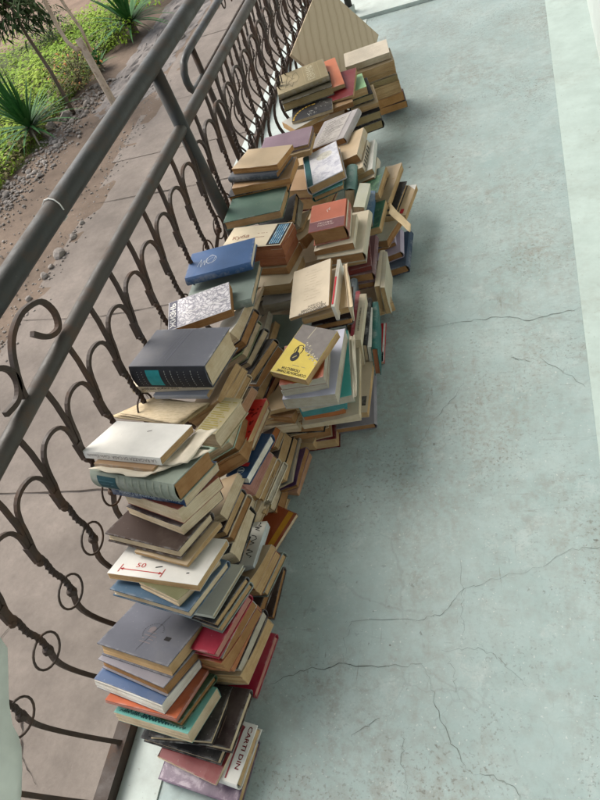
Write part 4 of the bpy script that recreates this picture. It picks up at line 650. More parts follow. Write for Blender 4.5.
bush('bush', -4.62, 9.3, .45, .28, 800, 'low leafy bush behind the far yucca', M_grass, 0, 11)
def yucca(x, y, n, L, label, dry, seed, h0=.1):
    rnd = random.Random(seed); t = empty('yucca', (x, y, G)); g = MB(); dr = MB(); tr = MB()
    tr.tube([(0, 0, 0), (0, 0, h0 + .06)], .05, 8, rr=[.055, .04]); tr.build('trunk', M_bark, t)
    for k in range(n):
        a = k*2.39996 + rnd.uniform(-.2, .2); e = rnd.uniform(.15, 1.45)
        d = (math.cos(a)*math.cos(e), math.sin(a)*math.cos(e), math.sin(e))
        leaf(g, (0, 0, h0 + .03*rnd.random()), d, L*rnd.uniform(.75, 1.1), .05, .28*(1.4 - e), n=6)
    for k in range(dry):
        a = rnd.uniform(0, 6.28); d = (math.cos(a), math.sin(a), rnd.uniform(-.1, .35)); leaf(dr, (0, 0, h0), d, L*rnd.uniform(.6, .85), .03, .9, n=6)
    g.build('leaf_rosette', M_yucca, t)
    if dry: dr.build('dry_leaf_skirt', M_yuccadry, t)
    return tag(t, label, 'yucca', 'yuccas in the garden bed')
yucca(-5.0, 5.88, 95, .66, 'large spiky yucca with pale dry leaves, nearest to the railing', 5, 4, .1)
yucca(-4.63, 8.2, 90, .70, 'large spiky yucca standing behind the old pipe', 4, 9, .12)
yucca(-4.78, 7.3, 26, .27, 'small pale yucca right beside the old pipe', 8, 13, .02)
yucca(-6.75, 6.3, 30, .3, 'small yucca at the left picture edge behind the large one', 3, 23, .03)
t = empty('young_tree', (-4.68, 6.25, G)); b = MB()
TH = [(0, 0, 0), (.01, .02, .45), (-.02, .03, .85), (-.01, .05, 1.25)]
b.tube(TH, .02, 8, rr=[.024, .02, .017, .014]); tk = b.build('trunk', M_bark, t, True)
fo = MB(); lb = MB(); rnd = random.Random(5)
for k in range(16):
    a = rnd.uniform(0, 6.28); q = rnd.uniform(.2, .48); z0 = rnd.uniform(.85, 1.25); z1 = z0 + rnd.uniform(-.02, .3)
    e = (q*math.cos(a), .05 + q*math.sin(a), z1); lb.tube([(-.01, .04, z0), (e[0]*.5, e[1]*.5, (z0+z1)/2 + .05), e], .006, 5)
    for j in range(95):
        s = rnd.uniform(.25, 1.1); p = (e[0]*s + rnd.gauss(0, .06), e[1]*s + rnd.gauss(0, .06), z0 + (z1-z0)*s + rnd.gauss(0, .06))
        a2 = a + rnd.gauss(0, 1); leaf(fo, p, (math.cos(a2), math.sin(a2), rnd.uniform(-.9, .3)), rnd.uniform(.06, .11), rnd.uniform(.02, .032), .5)
lb.build('branch', M_bark, t, True); fo.build('crown', M_tree, t)
tag(t, 'thin young tree with drooping dark leaves at the upper left corner', 'tree')
# old pipe with two thin pipes
M_pipe = metal_mat('old_cream_pipe', (.52, .41, .30), .55, .7)
t = empty('pipe_post', (-4.07, 6.13, G)); b = MB()
n = 12; pr, pi = .036, .029; V = []; F = []
for zz, rr in ((-.1, pr), (.70, pr), (.70, pi), (.3, pi)):
    for j in range(n): V.append((rr*math.cos(6.2832*j/n), rr*math.sin(6.2832*j/n), zz))
for i in range(3):
    for j in range(n): q = i*n+j; q2 = i*n+(j+1) % n; F.append((q, q2, q2+n, q+n))
F.append(tuple(range(3*n, 4*n))); b.add(V, F); b.build('main_pipe', M_pipe, t, True)
b = MB(); b.tube([(-.02, -.03, .62), (-.05, -.06, .645), (-.12, -.02, .72), (-.17, .04, .84), (-.17, .06, 1.0), (-.17, .06, 2.2)], .019, 10); b.ball((-.045, -.05, .64), .028); b.build('side_pipe', M_pipe, t, True)
b = MB(); b.tube([(.035, .04, .55), (.045, .06, .75), (.0, .08, .95), (-.02, .09, 1.1), (-.02, .09, 2.2)], .015, 10); b.tube([(-.016, .088, 1.08), (-.02, .09, 1.13)], .021, 10); b.build('thin_pipe', M_pipe, t, True)
tag(t, 'rusty cream pipe stub with two thin pipes rising from it', 'pipe')

# ------------------------------------------------------------------ railings
M_rail = metal_mat('grey_green_railing_paint', (.033, .035, .033), .28, .45)
M_mid = metal_mat('worn_rail_paint', (.058, .052, .045), .5, .52)
M_iron = metal_mat('brown_wrought_iron', (.044, .029, .021), .5, .6)
XR = -.958
def arc(c, r, a0, a1, n=14): return [(XR, c[0] + r*math.cos(R(a0 + (a1-a0)*i/n)), c[1] + r*math.sin(R(a0 + (a1-a0)*i/n))) for i in range(n+1)]
def smooth(pts, n=4):
    out = []
    for i in range(len(pts)-1):
        p0 = pts[max(i-1, 0)]; p1 = pts[i]; p2 = pts[i+1]; p3 = pts[min(i+2, len(pts)-1)]
        for j in range(n):
            t = j/n
            out.append(tuple(.5*((2*p1[k]) + (-p0[k]+p2[k])*t + (2*p0[k]-5*p1[k]+4*p2[k]-p3[k])*t*t + (-p0[k]+3*p1[k]-3*p2[k]+p3[k])*t**3) for k in range(2)))
    out.append(pts[-1]); return out
def baluster(par, X, y, z0, ring=True, z_mid=.686, nseg=26):
    b = MB()
    arm = [(X, y, z0+.505), (X, y+.012, z0+.55), (X, y+.025, z0+.59), (X, y+.036, z0+.64), (X, y+.041, z0+z_mid)]
    b.tube(arm, .0052, square=True)
    tw = [(X, y - .012*i/nseg + .002*math.sin(i*.4), z0 + .51 - .125*i/nseg) for i in range(nseg+1)]
    b.tube(tw, .0062, square=True, twist=.55)
    lo = []
    for i in range(13):
        t = i/12; z = .385 - .355*t
        lo.append((X - .075*math.sin(math.pi*t)**1.2, y - .012 + .023*t*t, z0 + z))
    b.tube(lo, .0058, square=True)
    b.tube([(X+.001, y-.006, z0+.50), (X+.001, y+.004, z0+.545)], .0085, square=True)      # collar
    b.ball((X+.006, y-.010, z0+.502), .008)
    o = b.build('baluster', M_iron, par)
    a = MB(); yb = y
    AP = [(-.002, .515), (.018, .552), (.032, .585), (.047, .608), (.068, .621), (.092, .622), (.114, .614), (.128, .597), (.131, .572), (.121, .535), (.113, .505)]
    a.tube([(X+.002, yb + p[0] + random.uniform(-.0006, .0006), z0 + p[1]) for p in smooth(AP, 2 if nseg > 20 else 1)], .0048, square=True)
    a.build('arch', M_iron, o)
    if ring:
        r_ = MB(); rr = .036
        r_.tube([(X+.004, y - .020 + rr*math.cos(6.2832*i/20), z0 + .386 + rr*math.sin(6.2832*i/20)) for i in range(21)], .0026, 6)
        r_.build('ring', M_iron, o)
        kb = MB(); kb.ball((X-.004, y - .016, z0+.374), .012, 8); kb.build('knob', M_iron, o)
    return o
rail = empty('railing', (XR, 1.7, 0)); tag(rail, 'dark wrought iron railing with pipe handrail beside the books', 'railing')
Y0, Y1 = -1.6, 4.19
b = MB(); b.tube([(XR, Y0, .878), (XR, .3, .879), (XR, 1.7, .878), (XR, 3.0, .879), (XR, Y1+.03, .878)], .0255, 16); b.build('top_rail', M_rail, rail, True)
b = MB(); b.tube([(XR, Y0, .70), (XR, 1.0, .697), (XR, 1.7, .693), (XR, Y1, .69)], .0185, 14); b.build('mid_rail', M_mid, rail, True)
b = MB(); b.box((XR-.024, Y0, .004), (XR+.012, Y1, .036)); b.box((XR-.026, Y0, -.12), (XR-.0242, Y1, .03)); b.build('bottom_bar', M_iron, rail)
for y in (-.8, 1.70, 4.17):
    b = MB(); b.tube([(XR, y, .0), (XR, y, .872)], .0205, 14); b.build('post', M_rail, rail, True)
    b = MB(); b.tube([(XR, y, .002), (XR, y, .055)], .033, 14); b.build('post_foot', M_pale if y > 4 else M_iron, rail, True)
y = .54 - 8*.1225
while y < 4.1:
    if abs(y - 1.70) > .03: baluster(rail, XR, y, 0)
    y += .1225
def absolute(root):
    """parts were modelled in world space: keep them there under the placed base"""
    for ch in root.children: ch.matrix_parent_inverse = Matrix.Translation(-root.location)
def scroll(par, X, y0, z0, pts, flip=1):
    b = MB(); b.tube([(X, y0 + flip*p[0], z0 + p[1]) for p in pts], .0062, square=True); return b.build('scroll', M_iron, par)
SC = smooth([(.775, .774), (.801, .738), (.837, .727), (.857, .755), (.846, .796), (.793, .818), (.744, .812), (.713, .794), (.689, .768), (.666, .734), (.655, .705)])
SC2 = smooth([(.600, .735), (.640, .728), (.668, .745), (.676, .774), (.662, .798), (.632, .812), (.60, .80), (.588, .775), (.60, .757)])
scroll(rail, XR, 0, 0, SC); scroll(rail, XR, 0, 0, SC2)
absolute(rail)
# second railing on the landing
r2 = empty('railing', (-2.0, 5.5, -.82)); tag(r2, 'second dark railing with hooked end on the pale landing below', 'railing')
b = MB(); b.tube([(-2, 10.5, .11), (-2, 4.2, .11), (-2, 4.02, .108), (-2, 3.93, .09), (-2, 3.875, .045), (-2, 3.86, .0), (-2, 3.868, -.045), (-2, 3.90, -.076), (-2, 3.95, -.085), (-2, 4.1, -.085)], .024, 14); b.build('top_rail', M_rail, r2, True)
b = MB(); b.tube([(-2, 4.08, -.085), (-2, 10.5, -.085)], .017, 12); b.build('mid_rail', M_iron, r2, True)
b = MB(); b.box((-2.018, 4.0, -.81), (-1.985, 10.5, -.77)); b.build('bottom_bar', M_iron, r2)
for y in (4.12, 6.9, 9.6):
    b = MB(); b.tube([(-2, y, -.82), (-2, y, .1)], .02, 12); b.build('post', M_iron, r2, True)
y = 4.27
while y < 8.4:
    baluster(r2, -2.0, y, -.785, ring=True, z_mid=.70, nseg=12); y += .1225
b = MB(); b.tube([(-2, 4.62 + p[0], -.69 + p[1]) for p in SC], .006, 6); b.build('scroll', M_iron, r2)
b = MB(); b.tube([(-2, 5.72 - p[0], -.69 + p[1]) for p in SC], .006, 6); b.build('scroll', M_iron, r2)
absolute(r2)
b = MB(); b.tube([(XR + .0275*math.cos(i*.5), 1.035 + .006*math.sin(i*.5) + .001*i, .879 + .0275*math.sin(i*.5)) for i in range(12)], .0016, 6)
tag(b.build('wire_tie', flat('white_wire', (.7, .7, .66), .5, .3, .05)), 'thin white wire looped round the top handrail', 'wire')
# cloth hanging over the near end of the mid rail
V, F = [], []
E_ = [(.225, .70), (.23, .60), (.255, .545), (.240, .513), (.21, .497), (.177, .48), (.158, .472), (.13, .45), (.118, .43), (.103, .412), (.075, .39), (.04, .366), (-.03, .33)]
for i, (ye, zz) in enumerate(E_):
    for j in range(13):
        s = j/12; yy = -.45 + (ye + .45)*s
        V.append((XR + .026 + .012*math.sin(s*11 + i*.4) + .002*i, yy, zz))
for i in range(len(E_)-1):
    for j in range(12): q = i*13+j; F.append((q, q+1, q+14, q+13))
o = mesh('cloth', V, F, flat('pale_cloth', (.60, .64, .585), .85, .1, .12, 14), smooth=True)
md = o.modifiers.new('thick', 'SOLIDIFY'); md.thickness = .003
tag(o, 'pale greenish cloth hanging at the lower left picture edge', 'cloth')
# wooden board
P1, T0, P2 = Vector((-.93, 2.785, .403)), Vector((-.93, 3.563, .403)), Vector((-.703, 3.54, .088))
u = (T0-P1).normalized(); v = (P2-T0); v = (v - u*v.dot(u)).normalized(); n_ = u.cross(v).normalized()
if n_.x < 0: n_ = -n_
Lu = (T0-P1).length; Lv = (P2-T0).length
t = NT('old_plywood', .7, .2)
wv = t.n('ShaderNodeTexWave', wave_type='BANDS', bands_direction='Y'); wv.inputs['Scale'].default_value = 5.5; wv.inputs['Distortion'].default_value = 2.2; wv.inputs['Detail'].default_value = 4; wv.inputs['Detail Scale'].default_value = 1.2
t.l(t.mapping((.6, 1.5, 1), rot=(0, 0, .75)), wv.inputs['Vector'])
base = t.ramp(wv.outputs['Fac'], [(.0, (.44, .345, .235)), (.12, (.52, .42, .30)), (.9, (.56, .46, .335))])
base = t.mix(t.math('MULTIPLY', t.noise(1, 6, .75, t.mapping((9, 90, 30), rot=(0, 0, .75))), .45), base, (.33, .25, .15))
t.base(base)
b = MB(); b.box((0, 0, -.012), (Lu, Lv, 0))
mw = Matrix(((u.x, v.x, n_.x, P1.x), (u.y, v.y, n_.y, P1.y), (u.z, v.z, n_.z, P1.z), (0, 0, 0, 1)))
o = b.build('wooden_board', t.m, mw=mw); tag(o, 'large tan plywood board leaning on the railing at the far end', 'board')
# ------------------------------------------------------------------ books
_font = {}
def text_geo(body, bold=False):
    """outline mesh of a line of text, normalised to height 1 (cap) with its width"""
    if body in _font: return _font[body]
    c = bpy.data.curves.new('lettering', 'FONT'); c.body = body; c.resolution_u = 2; c.size = 1; c.fill_mode = 'FRONT'
    if bold: c.offset = .018
    o = bpy.data.objects.new('lettering_source', c); col.objects.link(o)
    dg = bpy.context.evaluated_depsgraph_get(); ev = o.evaluated_get(dg); me = ev.to_mesh()
    V = [(v.co.x, v.co.y) for v in me.vertices]; F = [tuple(p.vertices) for p in me.polygons]
    ev.to_mesh_clear(); bpy.data.objects.remove(o)
    x1 = max(v[0] for v in V); _font[body] = (V, F, x1); return _font[body]
class Face:
    """maps (a, b) in metres on one face of a book to its local space; a to the right, b away / up"""
    def __init__(s, f, lift=.0005): s.f = f; s.lift = lift
    def rect(s, mb, a0, b0, a1, b1, lift=0, n=6):
        V = []; F = []
        for j in range(n+1):
            for i in range(n+1): V.append(s.f(a0 + (a1-a0)*i/n, b0 + (b1-b0)*j/n, s.lift + lift))
        for j in range(n):
            for i in range(n): q = j*(n+1)+i; F.append((q, q+1, q+n+2, q+n+1))
        mb.add(V, F)
    def poly(s, mb, pts, lift=0): mb.add([s.f(a, b, s.lift + lift) for a, b in pts], [tuple(range(len(pts)))])
    def line(s, mb, pts, w, lift=0):
        for (a0, b0), (a1, b1) in zip(pts, pts[1:]):
            dx, dy = a1-a0, b1-b0; L = math.hypot(dx, dy) or 1; nx, ny = -dy/L*w/2, dx/L*w/2; ex, ey = dx/L*w*.3, dy/L*w*.3
            s.poly(mb, [(a0+nx-ex, b0+ny-ey), (a0-nx-ex, b0-ny-ey), (a1-nx+ex, b1-ny+ey), (a1+nx+ex, b1+ny+ey)], lift)
    def text(s, mb, body, a, b, h, width=None, rot=0, lift=0, bold=False):
        V, F, x1 = text_geo(body, bold); k = h / .72; kx = (width / x1) if width else k
        ca, sa = math.cos(R(rot)), math.sin(R(rot))
        mb.add([s.f(a + x*kx*ca - y*k*sa, b + x*kx*sa + y*k*ca, s.lift + lift) for x, y in V], F)
def scribble(face, mb, a0, b0, a1, b1, rows, w, rnd, fill=.8):
    """rows of worn unreadable small print"""
    for r_ in range(rows):
        b = b1 - (b1-b0)*(r_ + .5)/rows; a = a0
        end = a0 + (a1-a0)*rnd.uniform(.6, 1)
        while a < end:
            L = rnd.uniform(.002, .008)
            if rnd.random() < fill: face.line(mb, [(a, b), (min(a+L, end), b)], w)
            a += L + rnd.uniform(.0008, .002)
def pic_mat(name, stops, scale=30, vor=False):
    if name in _mats: return _mats[name]
    t = NT(name, .35, .4)
    if vor:
        v = t.n('ShaderNodeTexVoronoi', feature='DISTANCE_TO_EDGE'); v.inputs['Scale'].default_value = scale
        x = t.n('ShaderNodeMix', data_type='VECTOR'); x.inputs[0].default_value = .06
        nn = t.n('ShaderNodeTexNoise'); nn.inputs['Scale'].default_value = 25; t.l(t.tc.outputs['Object'], nn.inputs['Vector'])
        t.l(t.tc.outputs['Object'], x.inputs[4]); t.l(nn.outputs['Color'], x.inputs[5]); t.l(x.outputs[1], v.inputs['Vector'])
        f = t.math('ADD', t.math('MULTIPLY', v.outputs['Distance'], 2.2), t.math('MULTIPLY', t.noise(90, 5, .7), .35))
    else: f = t.noise(scale, 8, .68, dist=.5)
    t.base(t.ramp(f, stops)); _mats[name] = t.m; return t.m

def book(label, c, u, v, dim, cov, pg, sp, kind, deco, mode, idx):
    rnd = random.Random(idx * 31 + 5)
    u, v = Vector(u), Vector(v); n = u.cross(v).normalized(); Lu, Lv, T = dim; c = Vector(c)
    if mode == 'flat':
        et, (th, a_, b_) = n, (T, Lu, Lv)
        es = {'n': -v, 'f': v, 'l': -u, 'r': u}[sp]; s, l = (Lv, Lu) if sp in 'nf' else (Lu, Lv)
    else:
        et, th = u, Lu; es = n if sp == 't' else -n; s, l = T, Lv
    el = et.cross(es)
    mw = Matrix(((es.x, el.x, et.x, c.x), (es.y, el.y, et.y, c.y), (es.z, el.z, et.z, c.z), (0, 0, 0, 1)))
    inv = mw.inverted()
    root = empty('book'); root.matrix_world = mw
    hard = kind == 'H'
    bt = min(.0026, th*.2) if hard else .0007
    oh = .0028 if hard else .0004
    bul = (min(.007, th*.22) if hard else .0008)
    nz = 12
    warp = 0 if (deco or hard) else rnd.uniform(-.002, .0035)
    warpb = 0 if (deco or hard) else rnd.uniform(-.0015, .001)
    skew = rnd.uniform(-.06, .06) * (1 if mode == 'flat' else .3)   # read books lean over their spine
    def dfm(x, y, z):
        t = (s/2 - x)/s; k = z/th
        wv = (.0014*math.sin(y/l*4 + idx) + .0007*math.sin(y*75 + idx*2))*t if not (hard or deco) else 0
        return (x + skew*z, y + .0015*math.sin(idx*1.7)*k, z + (warp*t*t*t*4 + wv if z > 0 else warpb*t*t))
    # cover: two boards and a spine strip
    V, F = [], []
    def slab(z0, z1):
        base = len(V); nx, ny = 7, 5
        for zz in (z0, z1):
            for i in range(nx+1):
                for j in range(ny+1): V.append(dfm(-s/2 + s*i/nx, -l/2 + l*j/ny, zz))
        k = (nx+1)*(ny+1)
        for i in range(nx):
            for j in range(ny):
                q = base + i*(ny+1)+j; F.append((q, q+1, q+ny+2, q+ny+1)); q += k; F.append((q, q+ny+1, q+ny+2, q+1))
        def side(ids):
            for a, b in zip(ids, ids[1:]): F.append((base+a, base+b, base+b+k, base+a+k))
        side([i*(ny+1) for i in range(nx+1)]); side([nx*(ny+1)+j for j in range(ny+1)])
        side([i*(ny+1)+ny for i in range(nx, -1, -1)]); side([j for j in range(ny, -1, -1)])
    slab(th/2 - bt, th/2); slab(-th/2, -th/2 + bt)
    base = len(V); m_ = 8
    for q in range(2):
        for i in range(m_+1):
            ang = -1 + 2*i/m_; x = s/2 + bul*(1 - ang*ang) - q*max(bt, .0012) - (.0002 if q == 0 else 0)
            for j in range(5): V.append(dfm(x, -l/2 + l*j/4, ang*(th/2 - .0002)))
    k = (m_+1)*5
    for i in range(m_):
        for j in range(4):
            q = base + i*5+j; F.append((q, q+5, q+6, q+1)); q += k; F.append((q, q+1, q+6, q+5))
        for j in (0, 4): q = base + i*5+j; F.append((q, q+k, q+5+k, q+5) if j == 0 else (q, q+5, q+5+k, q+k))
    cv = mesh('cover', V, F, cover_mat(cov, kind), root)
    # page block
    V, F = [], []; x0, x1 = -s/2 + oh*1.2, s/2 - max(bt, .001) - .0006; yl = l/2 - oh; zl = th/2 - bt - .0002
    nx, ny = 5, 4
    ring = []
    def grid(fn, nu, nv):
        base = len(V)
        for i in range(nu+1):
            for j in range(nv+1): V.append(fn(i/nu, j/nv))
        for i in range(nu):
            for j in range(nv): q = base + i*(nv+1)+j; F.append((q, q+nv+1, q+nv+2, q+1))
    jit = [rnd.uniform(-.0007, .0007)*(1 if hard else 1.7) for _ in range(nz*2+1)]; jit2 = [rnd.uniform(-.0006, .0006) for _ in range(nz*2+1)]
    conc = .10*th if hard else .0
    NZ = nz*2
    def X0(w): i = int(round(w*NZ)); return x0 + conc*(1 - (2*w-1)**2) + jit[i]
    def YL(w): return yl + jit2[int(round(w*NZ))]*.7
    grid(lambda a, w: dfm(X0(w), YL(w)*(1-2*a), -zl + 2*zl*w), ny, NZ)
    grid(lambda a, w: dfm(X0(w) + (x1-X0(w))*a, -YL(w), -zl + 2*zl*w), nx, NZ)
    grid(lambda a, w: dfm(x1 + (X0(w)-x1)*a, YL(w), -zl + 2*zl*w), nx, NZ)
    grid(lambda a, w: dfm(X0(1) + (x1-X0(1))*a, YL(1)*(2*w-1), zl), nx, ny)
    grid(lambda a, w: dfm(x1 + (X0(0)-x1)*a, YL(0)*(2*w-1), -zl), nx, ny)
    mesh('page_block', V, F, page_mat(pg), root)
    tag(root, label, 'book', 'books heaped along the railing')
    if deco: decorate(deco, root, inv, c, u, v, n, Lu, Lv, T, th, s, l, bul, sp, mode, rnd, hard, skew)
    return root

def decorate(d, root, inv, c, u, v, n, Lu, Lv, T, th, s, l, bul, sp, mode, rnd, hard, skew):
    es = inv.to_3x3()
    def shear(p): q = inv @ p; return (q.x + skew*q.z, q.y, q.z)
    top = Face(lambda a, b, h: shear(c + u*(a - Lu/2) + v*(b - Lv/2) + n*(T/2 + h)))
    near = Face(lambda a, b, h: shear(c + u*(a - Lu/2) - v*(Lv/2 + bul*(1 - (2*b/T - 1)**2) + h) + n*(b - T/2)))
    right = Face(lambda a, b, h: shear(c + u*(Lu/2 + h) + v*(a - Lv/2) + n*(b - T/2)))
    spt = Face(lambda a, b, h: shear(c + u*(b - Lu/2) + v*(a - Lv/2) + n*(T/2 + bul*(1 - (2*b/Lu - 1)**2) + h)))
    def put(nm, mb, mat): return mb.build(nm, mat, root)
    dark, gold, wht = ink('black', (.018, .016, .016)), ink('gilt', (.42, .33, .16), .4, .5), ink('white', (.66, .65, .62))
    red, teal_ = ink('red', (.40, .02, .03)), ink('turquoise', (.02, .24, .26))
    m = MB()
    if d == 'emblem':
        for k in range(22):
            a = math.pi*(k/21)*1.2 + .2; p = (Lu*.53 + .024*math.cos(a), Lv*.52 + .022*math.sin(a)); top.line(m, [p, (p[0] + .0014*math.cos(a), p[1] + .0014*math.sin(a))], .0014)
        top.line(m, [(Lu*.51, Lv*.11), (Lu*.57, Lv*.91)], .0008); put('emblem', m, ink('embossed_dark', (.035, .035, .045)))
        m3 = MB()
        for k in range(4): scribble(top, m3, Lu*.46, Lv*(.26 + .07*k), Lu*.66, Lv*(.31 + .07*k), 1, .0022, rnd, .8)
        top.poly(m3, [(Lu*.50 + .009*math.cos(q*.63), Lv*.56 + .008*math.sin(q*.63)) for q in range(10)]); put('embossed_lettering', m3, ink('embossed_brown', (.17, .145, .15)))
        m2 = MB(); top.rect(m2, Lu*.725, Lv*.42, Lu*.80, Lv*.50); put('label_plate', m2, dark)
    elif d == 'script':
        a = Lu*.06
        while a < Lu*.93:
            h = rnd.uniform(.004, .014); a2 = a + rnd.uniform(.003, .008); bold = .0035 if Lu*.35 < a < Lu*.72 else .0016
            top.line(m, [(a, .006), (a + .003, .006 + h), (a2, .008)], bold); a = a2 + .0015
        put('title_lettering', m, ink('dark_teal', (.015, .07, .075)))
    elif d == 'faintlines':
        f = ink('dull_gold', (.16, .11, .08))
        for k in range(3):
            a = Lu*(.70 + .07*k); x = Lv*.12
            while x < Lv*(.7 - .1*k):
                L = rnd.uniform(.003, .007); top.line(m, [(a, x), (a, x+L)], .0035 if k == 0 else .002); x += L + .0015
        put('title_lettering', m, f)
    elif d == 'picband':
        top.rect(m, Lu*.09, Lv*.16, Lu*.84, Lv*.44); put('picture_panel', m, pic_mat('grey_photo_print', [(.3, (.05,.05,.05)), (.5, (.4,.38,.36)), (.7, (.6,.57,.54))], 60))
        m2 = MB(); top.rect(m2, Lu*.86, Lv*.2, Lu*.93, Lv*.44); put('red_patch', m2, red)
    elif d == 'redcaps':
        f = ink('dark_red', (.16, .012, .02)); top.text(m, 'CARTI', Lu*.86, Lv*.95, .010, Lv*.42, -90, 0, True); put('title_lettering', m, f)
        m9 = MB(); top.text(m9, 'DIN', Lu*.86, Lv*.48, .010, Lv*.26, -90, 0, True); put('subtitle_lettering', m9, f)
        m2 = MB(); top.line(m2, [(Lu*.76, Lv*.05), (Lu*.76, Lv*.88)], .004); top.line(m2, [(Lu*.55, Lv*.1), (Lu*.74, Lv*.9)], .012); put('picture_panel', m2, ink('dusky_red', (.25, .05, .06)))
    elif d == 'spinetext':
        ma = MB(); near.text(ma, 'Carlo Cassola', Lu*.36, T*.72, T*.4, Lu*.30, 180); put('author_lettering', ma, ink('grey', (.22, .2, .2))); near.text(m, 'LA RAGAZZA DI CASA', Lu*.95, T*.72, T*.42, Lu*.56, 180); put('title_lettering', m, ink('grey', (.22, .2, .2)))
        m2 = MB(); top.line(m2, [(Lu*.55, Lv*.72), (Lu*.59, Lv*.75)], .003); put('stain', m2, ink('grey', (.22, .2, .2)))
    elif d == 'ribspine':
        near.rect(m, Lu*.09, T*.12, Lu*.32, T*.84); put('label_plate', m, ink('deep_teal', (.015, .06, .075)))
        m2 = MB()
        for k in range(8): near.rect(m2, Lu*(.35 + .083*k), T*.03, Lu*(.358 + .083*k), T*.97, .0012)
        put('spine_bands', m2, ink('sage_rib', (.25, .275, .22)))
        m3 = MB(); scribble(near, m3, Lu*.11, T*.3, Lu*.3, T*.7, 2, .002, rnd); put('title_lettering', m3, ink('dull_blue', (.06, .13, .16)))
    elif d == 'whitescript':
        near.text(m, 'Роман о Гарри', Lu*.62, T*.72, T*.42, Lu*.5, 180); ma = MB(); near.text(ma, 'Томас', Lu*.95, T*.72, T*.36, Lu*.2, 180); put('author_lettering', ma, ink('pale_blue', (.42, .48, .52))); put('title_lettering', m, ink('pale_blue', (.42, .48, .52)))
    elif d == 'fifty':
        a0, a1, b0 = Lu*.10, Lu*.58, Lv*.13
        top.line(m, [(a0, b0), (a1, b0)], .0022)
        for a in (a0, a1):
            top.line(m, [(a, b0 - .009), (a, b0 + .012)], .0022); sg = 1 if a == a0 else -1
            top.poly(m, [(a, b0), (a + sg*.009, b0 + .004), (a + sg*.009, b0 - .004)])
        top.text(m, '50', Lu*.25, b0 + .008, .013, .024, 4); put('red_dimension', m, ink('print_red', (.45, .03, .03)))
        m2 = MB(); top.line(m2, [(Lu*.47, Lv*.24), (Lu*.53, Lv*.27)], .003); top.line(m2, [(Lu*.82, Lv*.2), (Lu*.84, Lv*.21)], .003); put('ink_blot', m2, dark)
    elif d == 'handwriting':
        x = Lv*.97; a = Lu - .020
        pts = []
        for word in range(3):
            for k in range(9):
                pts.append((a + rnd.uniform(-.011, .010), x)); x -= rnd.uniform(.002, .005)
            top.line(m, pts, .0021); pts = []; x -= .009; a += rnd.uniform(-.004, .002)
        put('handwriting', m, dark)
    elif d == 'tealspine':
        m0 = MB(); near.rect(m0, .0006, T*.02, Lu - .0006, T*.98, -.0001); put('spine_cloth', m0, ink('black_cloth', (.02, .022, .028)))
        near.rect(m, Lu*.215, T*.14, Lu*.40, T*.86, .0004); put('label_plate', m, teal_)
        m2 = MB()
        for k in (.10, .16, .47, .55, .64, .72, .81, .90):
            for j in range(7): near.rect(m2, Lu*k - .0007, T*(.14 + .105*j), Lu*k + .0007, T*(.14 + .105*j) + (.0042 if int(k*100) % 2 else .0018), .0003, 1)
        put('gilt_tooling', m2, ink('silver_gilt', (.36, .38, .36), .4, .5))
        m3 = MB(); top.line(m3, [(Lu*.46, Lv*.1), (Lu*.52, Lv*.96)], .0016)
        for k in range(3): top.line(m3, [(Lu*(.36 + .05*k), Lv*.2), (Lu*(.42 + .05*k), Lv*.93)], .0006)
        put('embossed_lines', m3, ink('embossed_slate', (.15, .155, .2)))
    elif d == 'creamspine':
        near.text(m, 'Под южной звездой', Lu*.60, T*.70, T*.40, Lu*.46, 180); ma = MB(); near.text(ma, 'Иван Лазарев', Lu*.95, T*.68, T*.30, Lu*.30, 180); put('author_lettering', ma, ink('brown_black', (.07, .05, .04))); put('title_lettering', m, ink('brown_black', (.07, .05, .04)))
    elif d == 'patt':
        scribble(top, m, .006, .008, Lu*.9, Lv*.9, 14, .0032, rnd, .9); put('cover_pattern', m, ink('ochre', (.30, .25, .06)))
    elif d == 'yellowstripe':
        top.rect(m, Lu - .024, .002, Lu - .008, Lv - .003); put('cover_stripe', m, ink('amber', (.42, .20, .02)))
    elif d == 'floral':
        for k in range(26): 
            a, b = Lu - .045 + rnd.random()*.04, rnd.uniform(.01, Lv*.8); q = [(a + rnd.uniform(.002, .006)*math.cos(t_), b + rnd.uniform(.002, .007)*math.sin(t_)) for t_ in (0, 1.2, 2.4, 3.6, 4.8)]; top.poly(m, q)
        put('floral_print', m, ink('wine', (.16, .006, .006)))
    elif d == 'roundlabel':
        for k in range(20): top.line(m, [(Lu - .026 + .009*math.cos(k*.314), .020 + .009*math.sin(k*.314)), (Lu - .026 + .009*math.cos(k*.314 + .314), .020 + .009*math.sin(k*.314 + .314))], .0016)
        top.line(m, [(Lu - .032, .019), (Lu - .020, .021)], .005); put('round_badge', m, ink('pale_blue', (.42, .48, .52)))
        m2 = MB(); top.rect(m2, Lu - .036, .034, Lu - .012, .046); put('red_patch', m2, red)
    elif d == 'marblepic':
        top.rect(m, .003, .003, Lu - .003, Lv - .003); put('picture_panel', m, pic_mat('purple_marble_print', [(.3, (.06,.035,.07)), (.48, (.15,.10,.15)), (.58, (.36,.30,.35)), (.72, (.12,.08,.12))], 22))
    elif d == 'bigletters':
        m0 = MB(); top.rect(m0, .002, .002, Lu - .001, Lv - .002, -.0002); put('picture_panel', m0, pic_mat('stone_photo_print', [(.05, (.03,.03,.05)), (.3, (.33,.32,.36)), (.7, (.62,.60,.62))], 75, True))
        mk = MB(); top.rect(mk, .002, .002, Lu*.15, Lv - .002); put('letter_band', mk, ink('dusk_blue', (.09, .09, .12)))
        top.text(m, 'ЖИЗНЬ', .022, Lv*.05, .016, Lv*.85, 90, .0003, True); put('title_lettering', m, ink('white', (.66, .65, .62)))
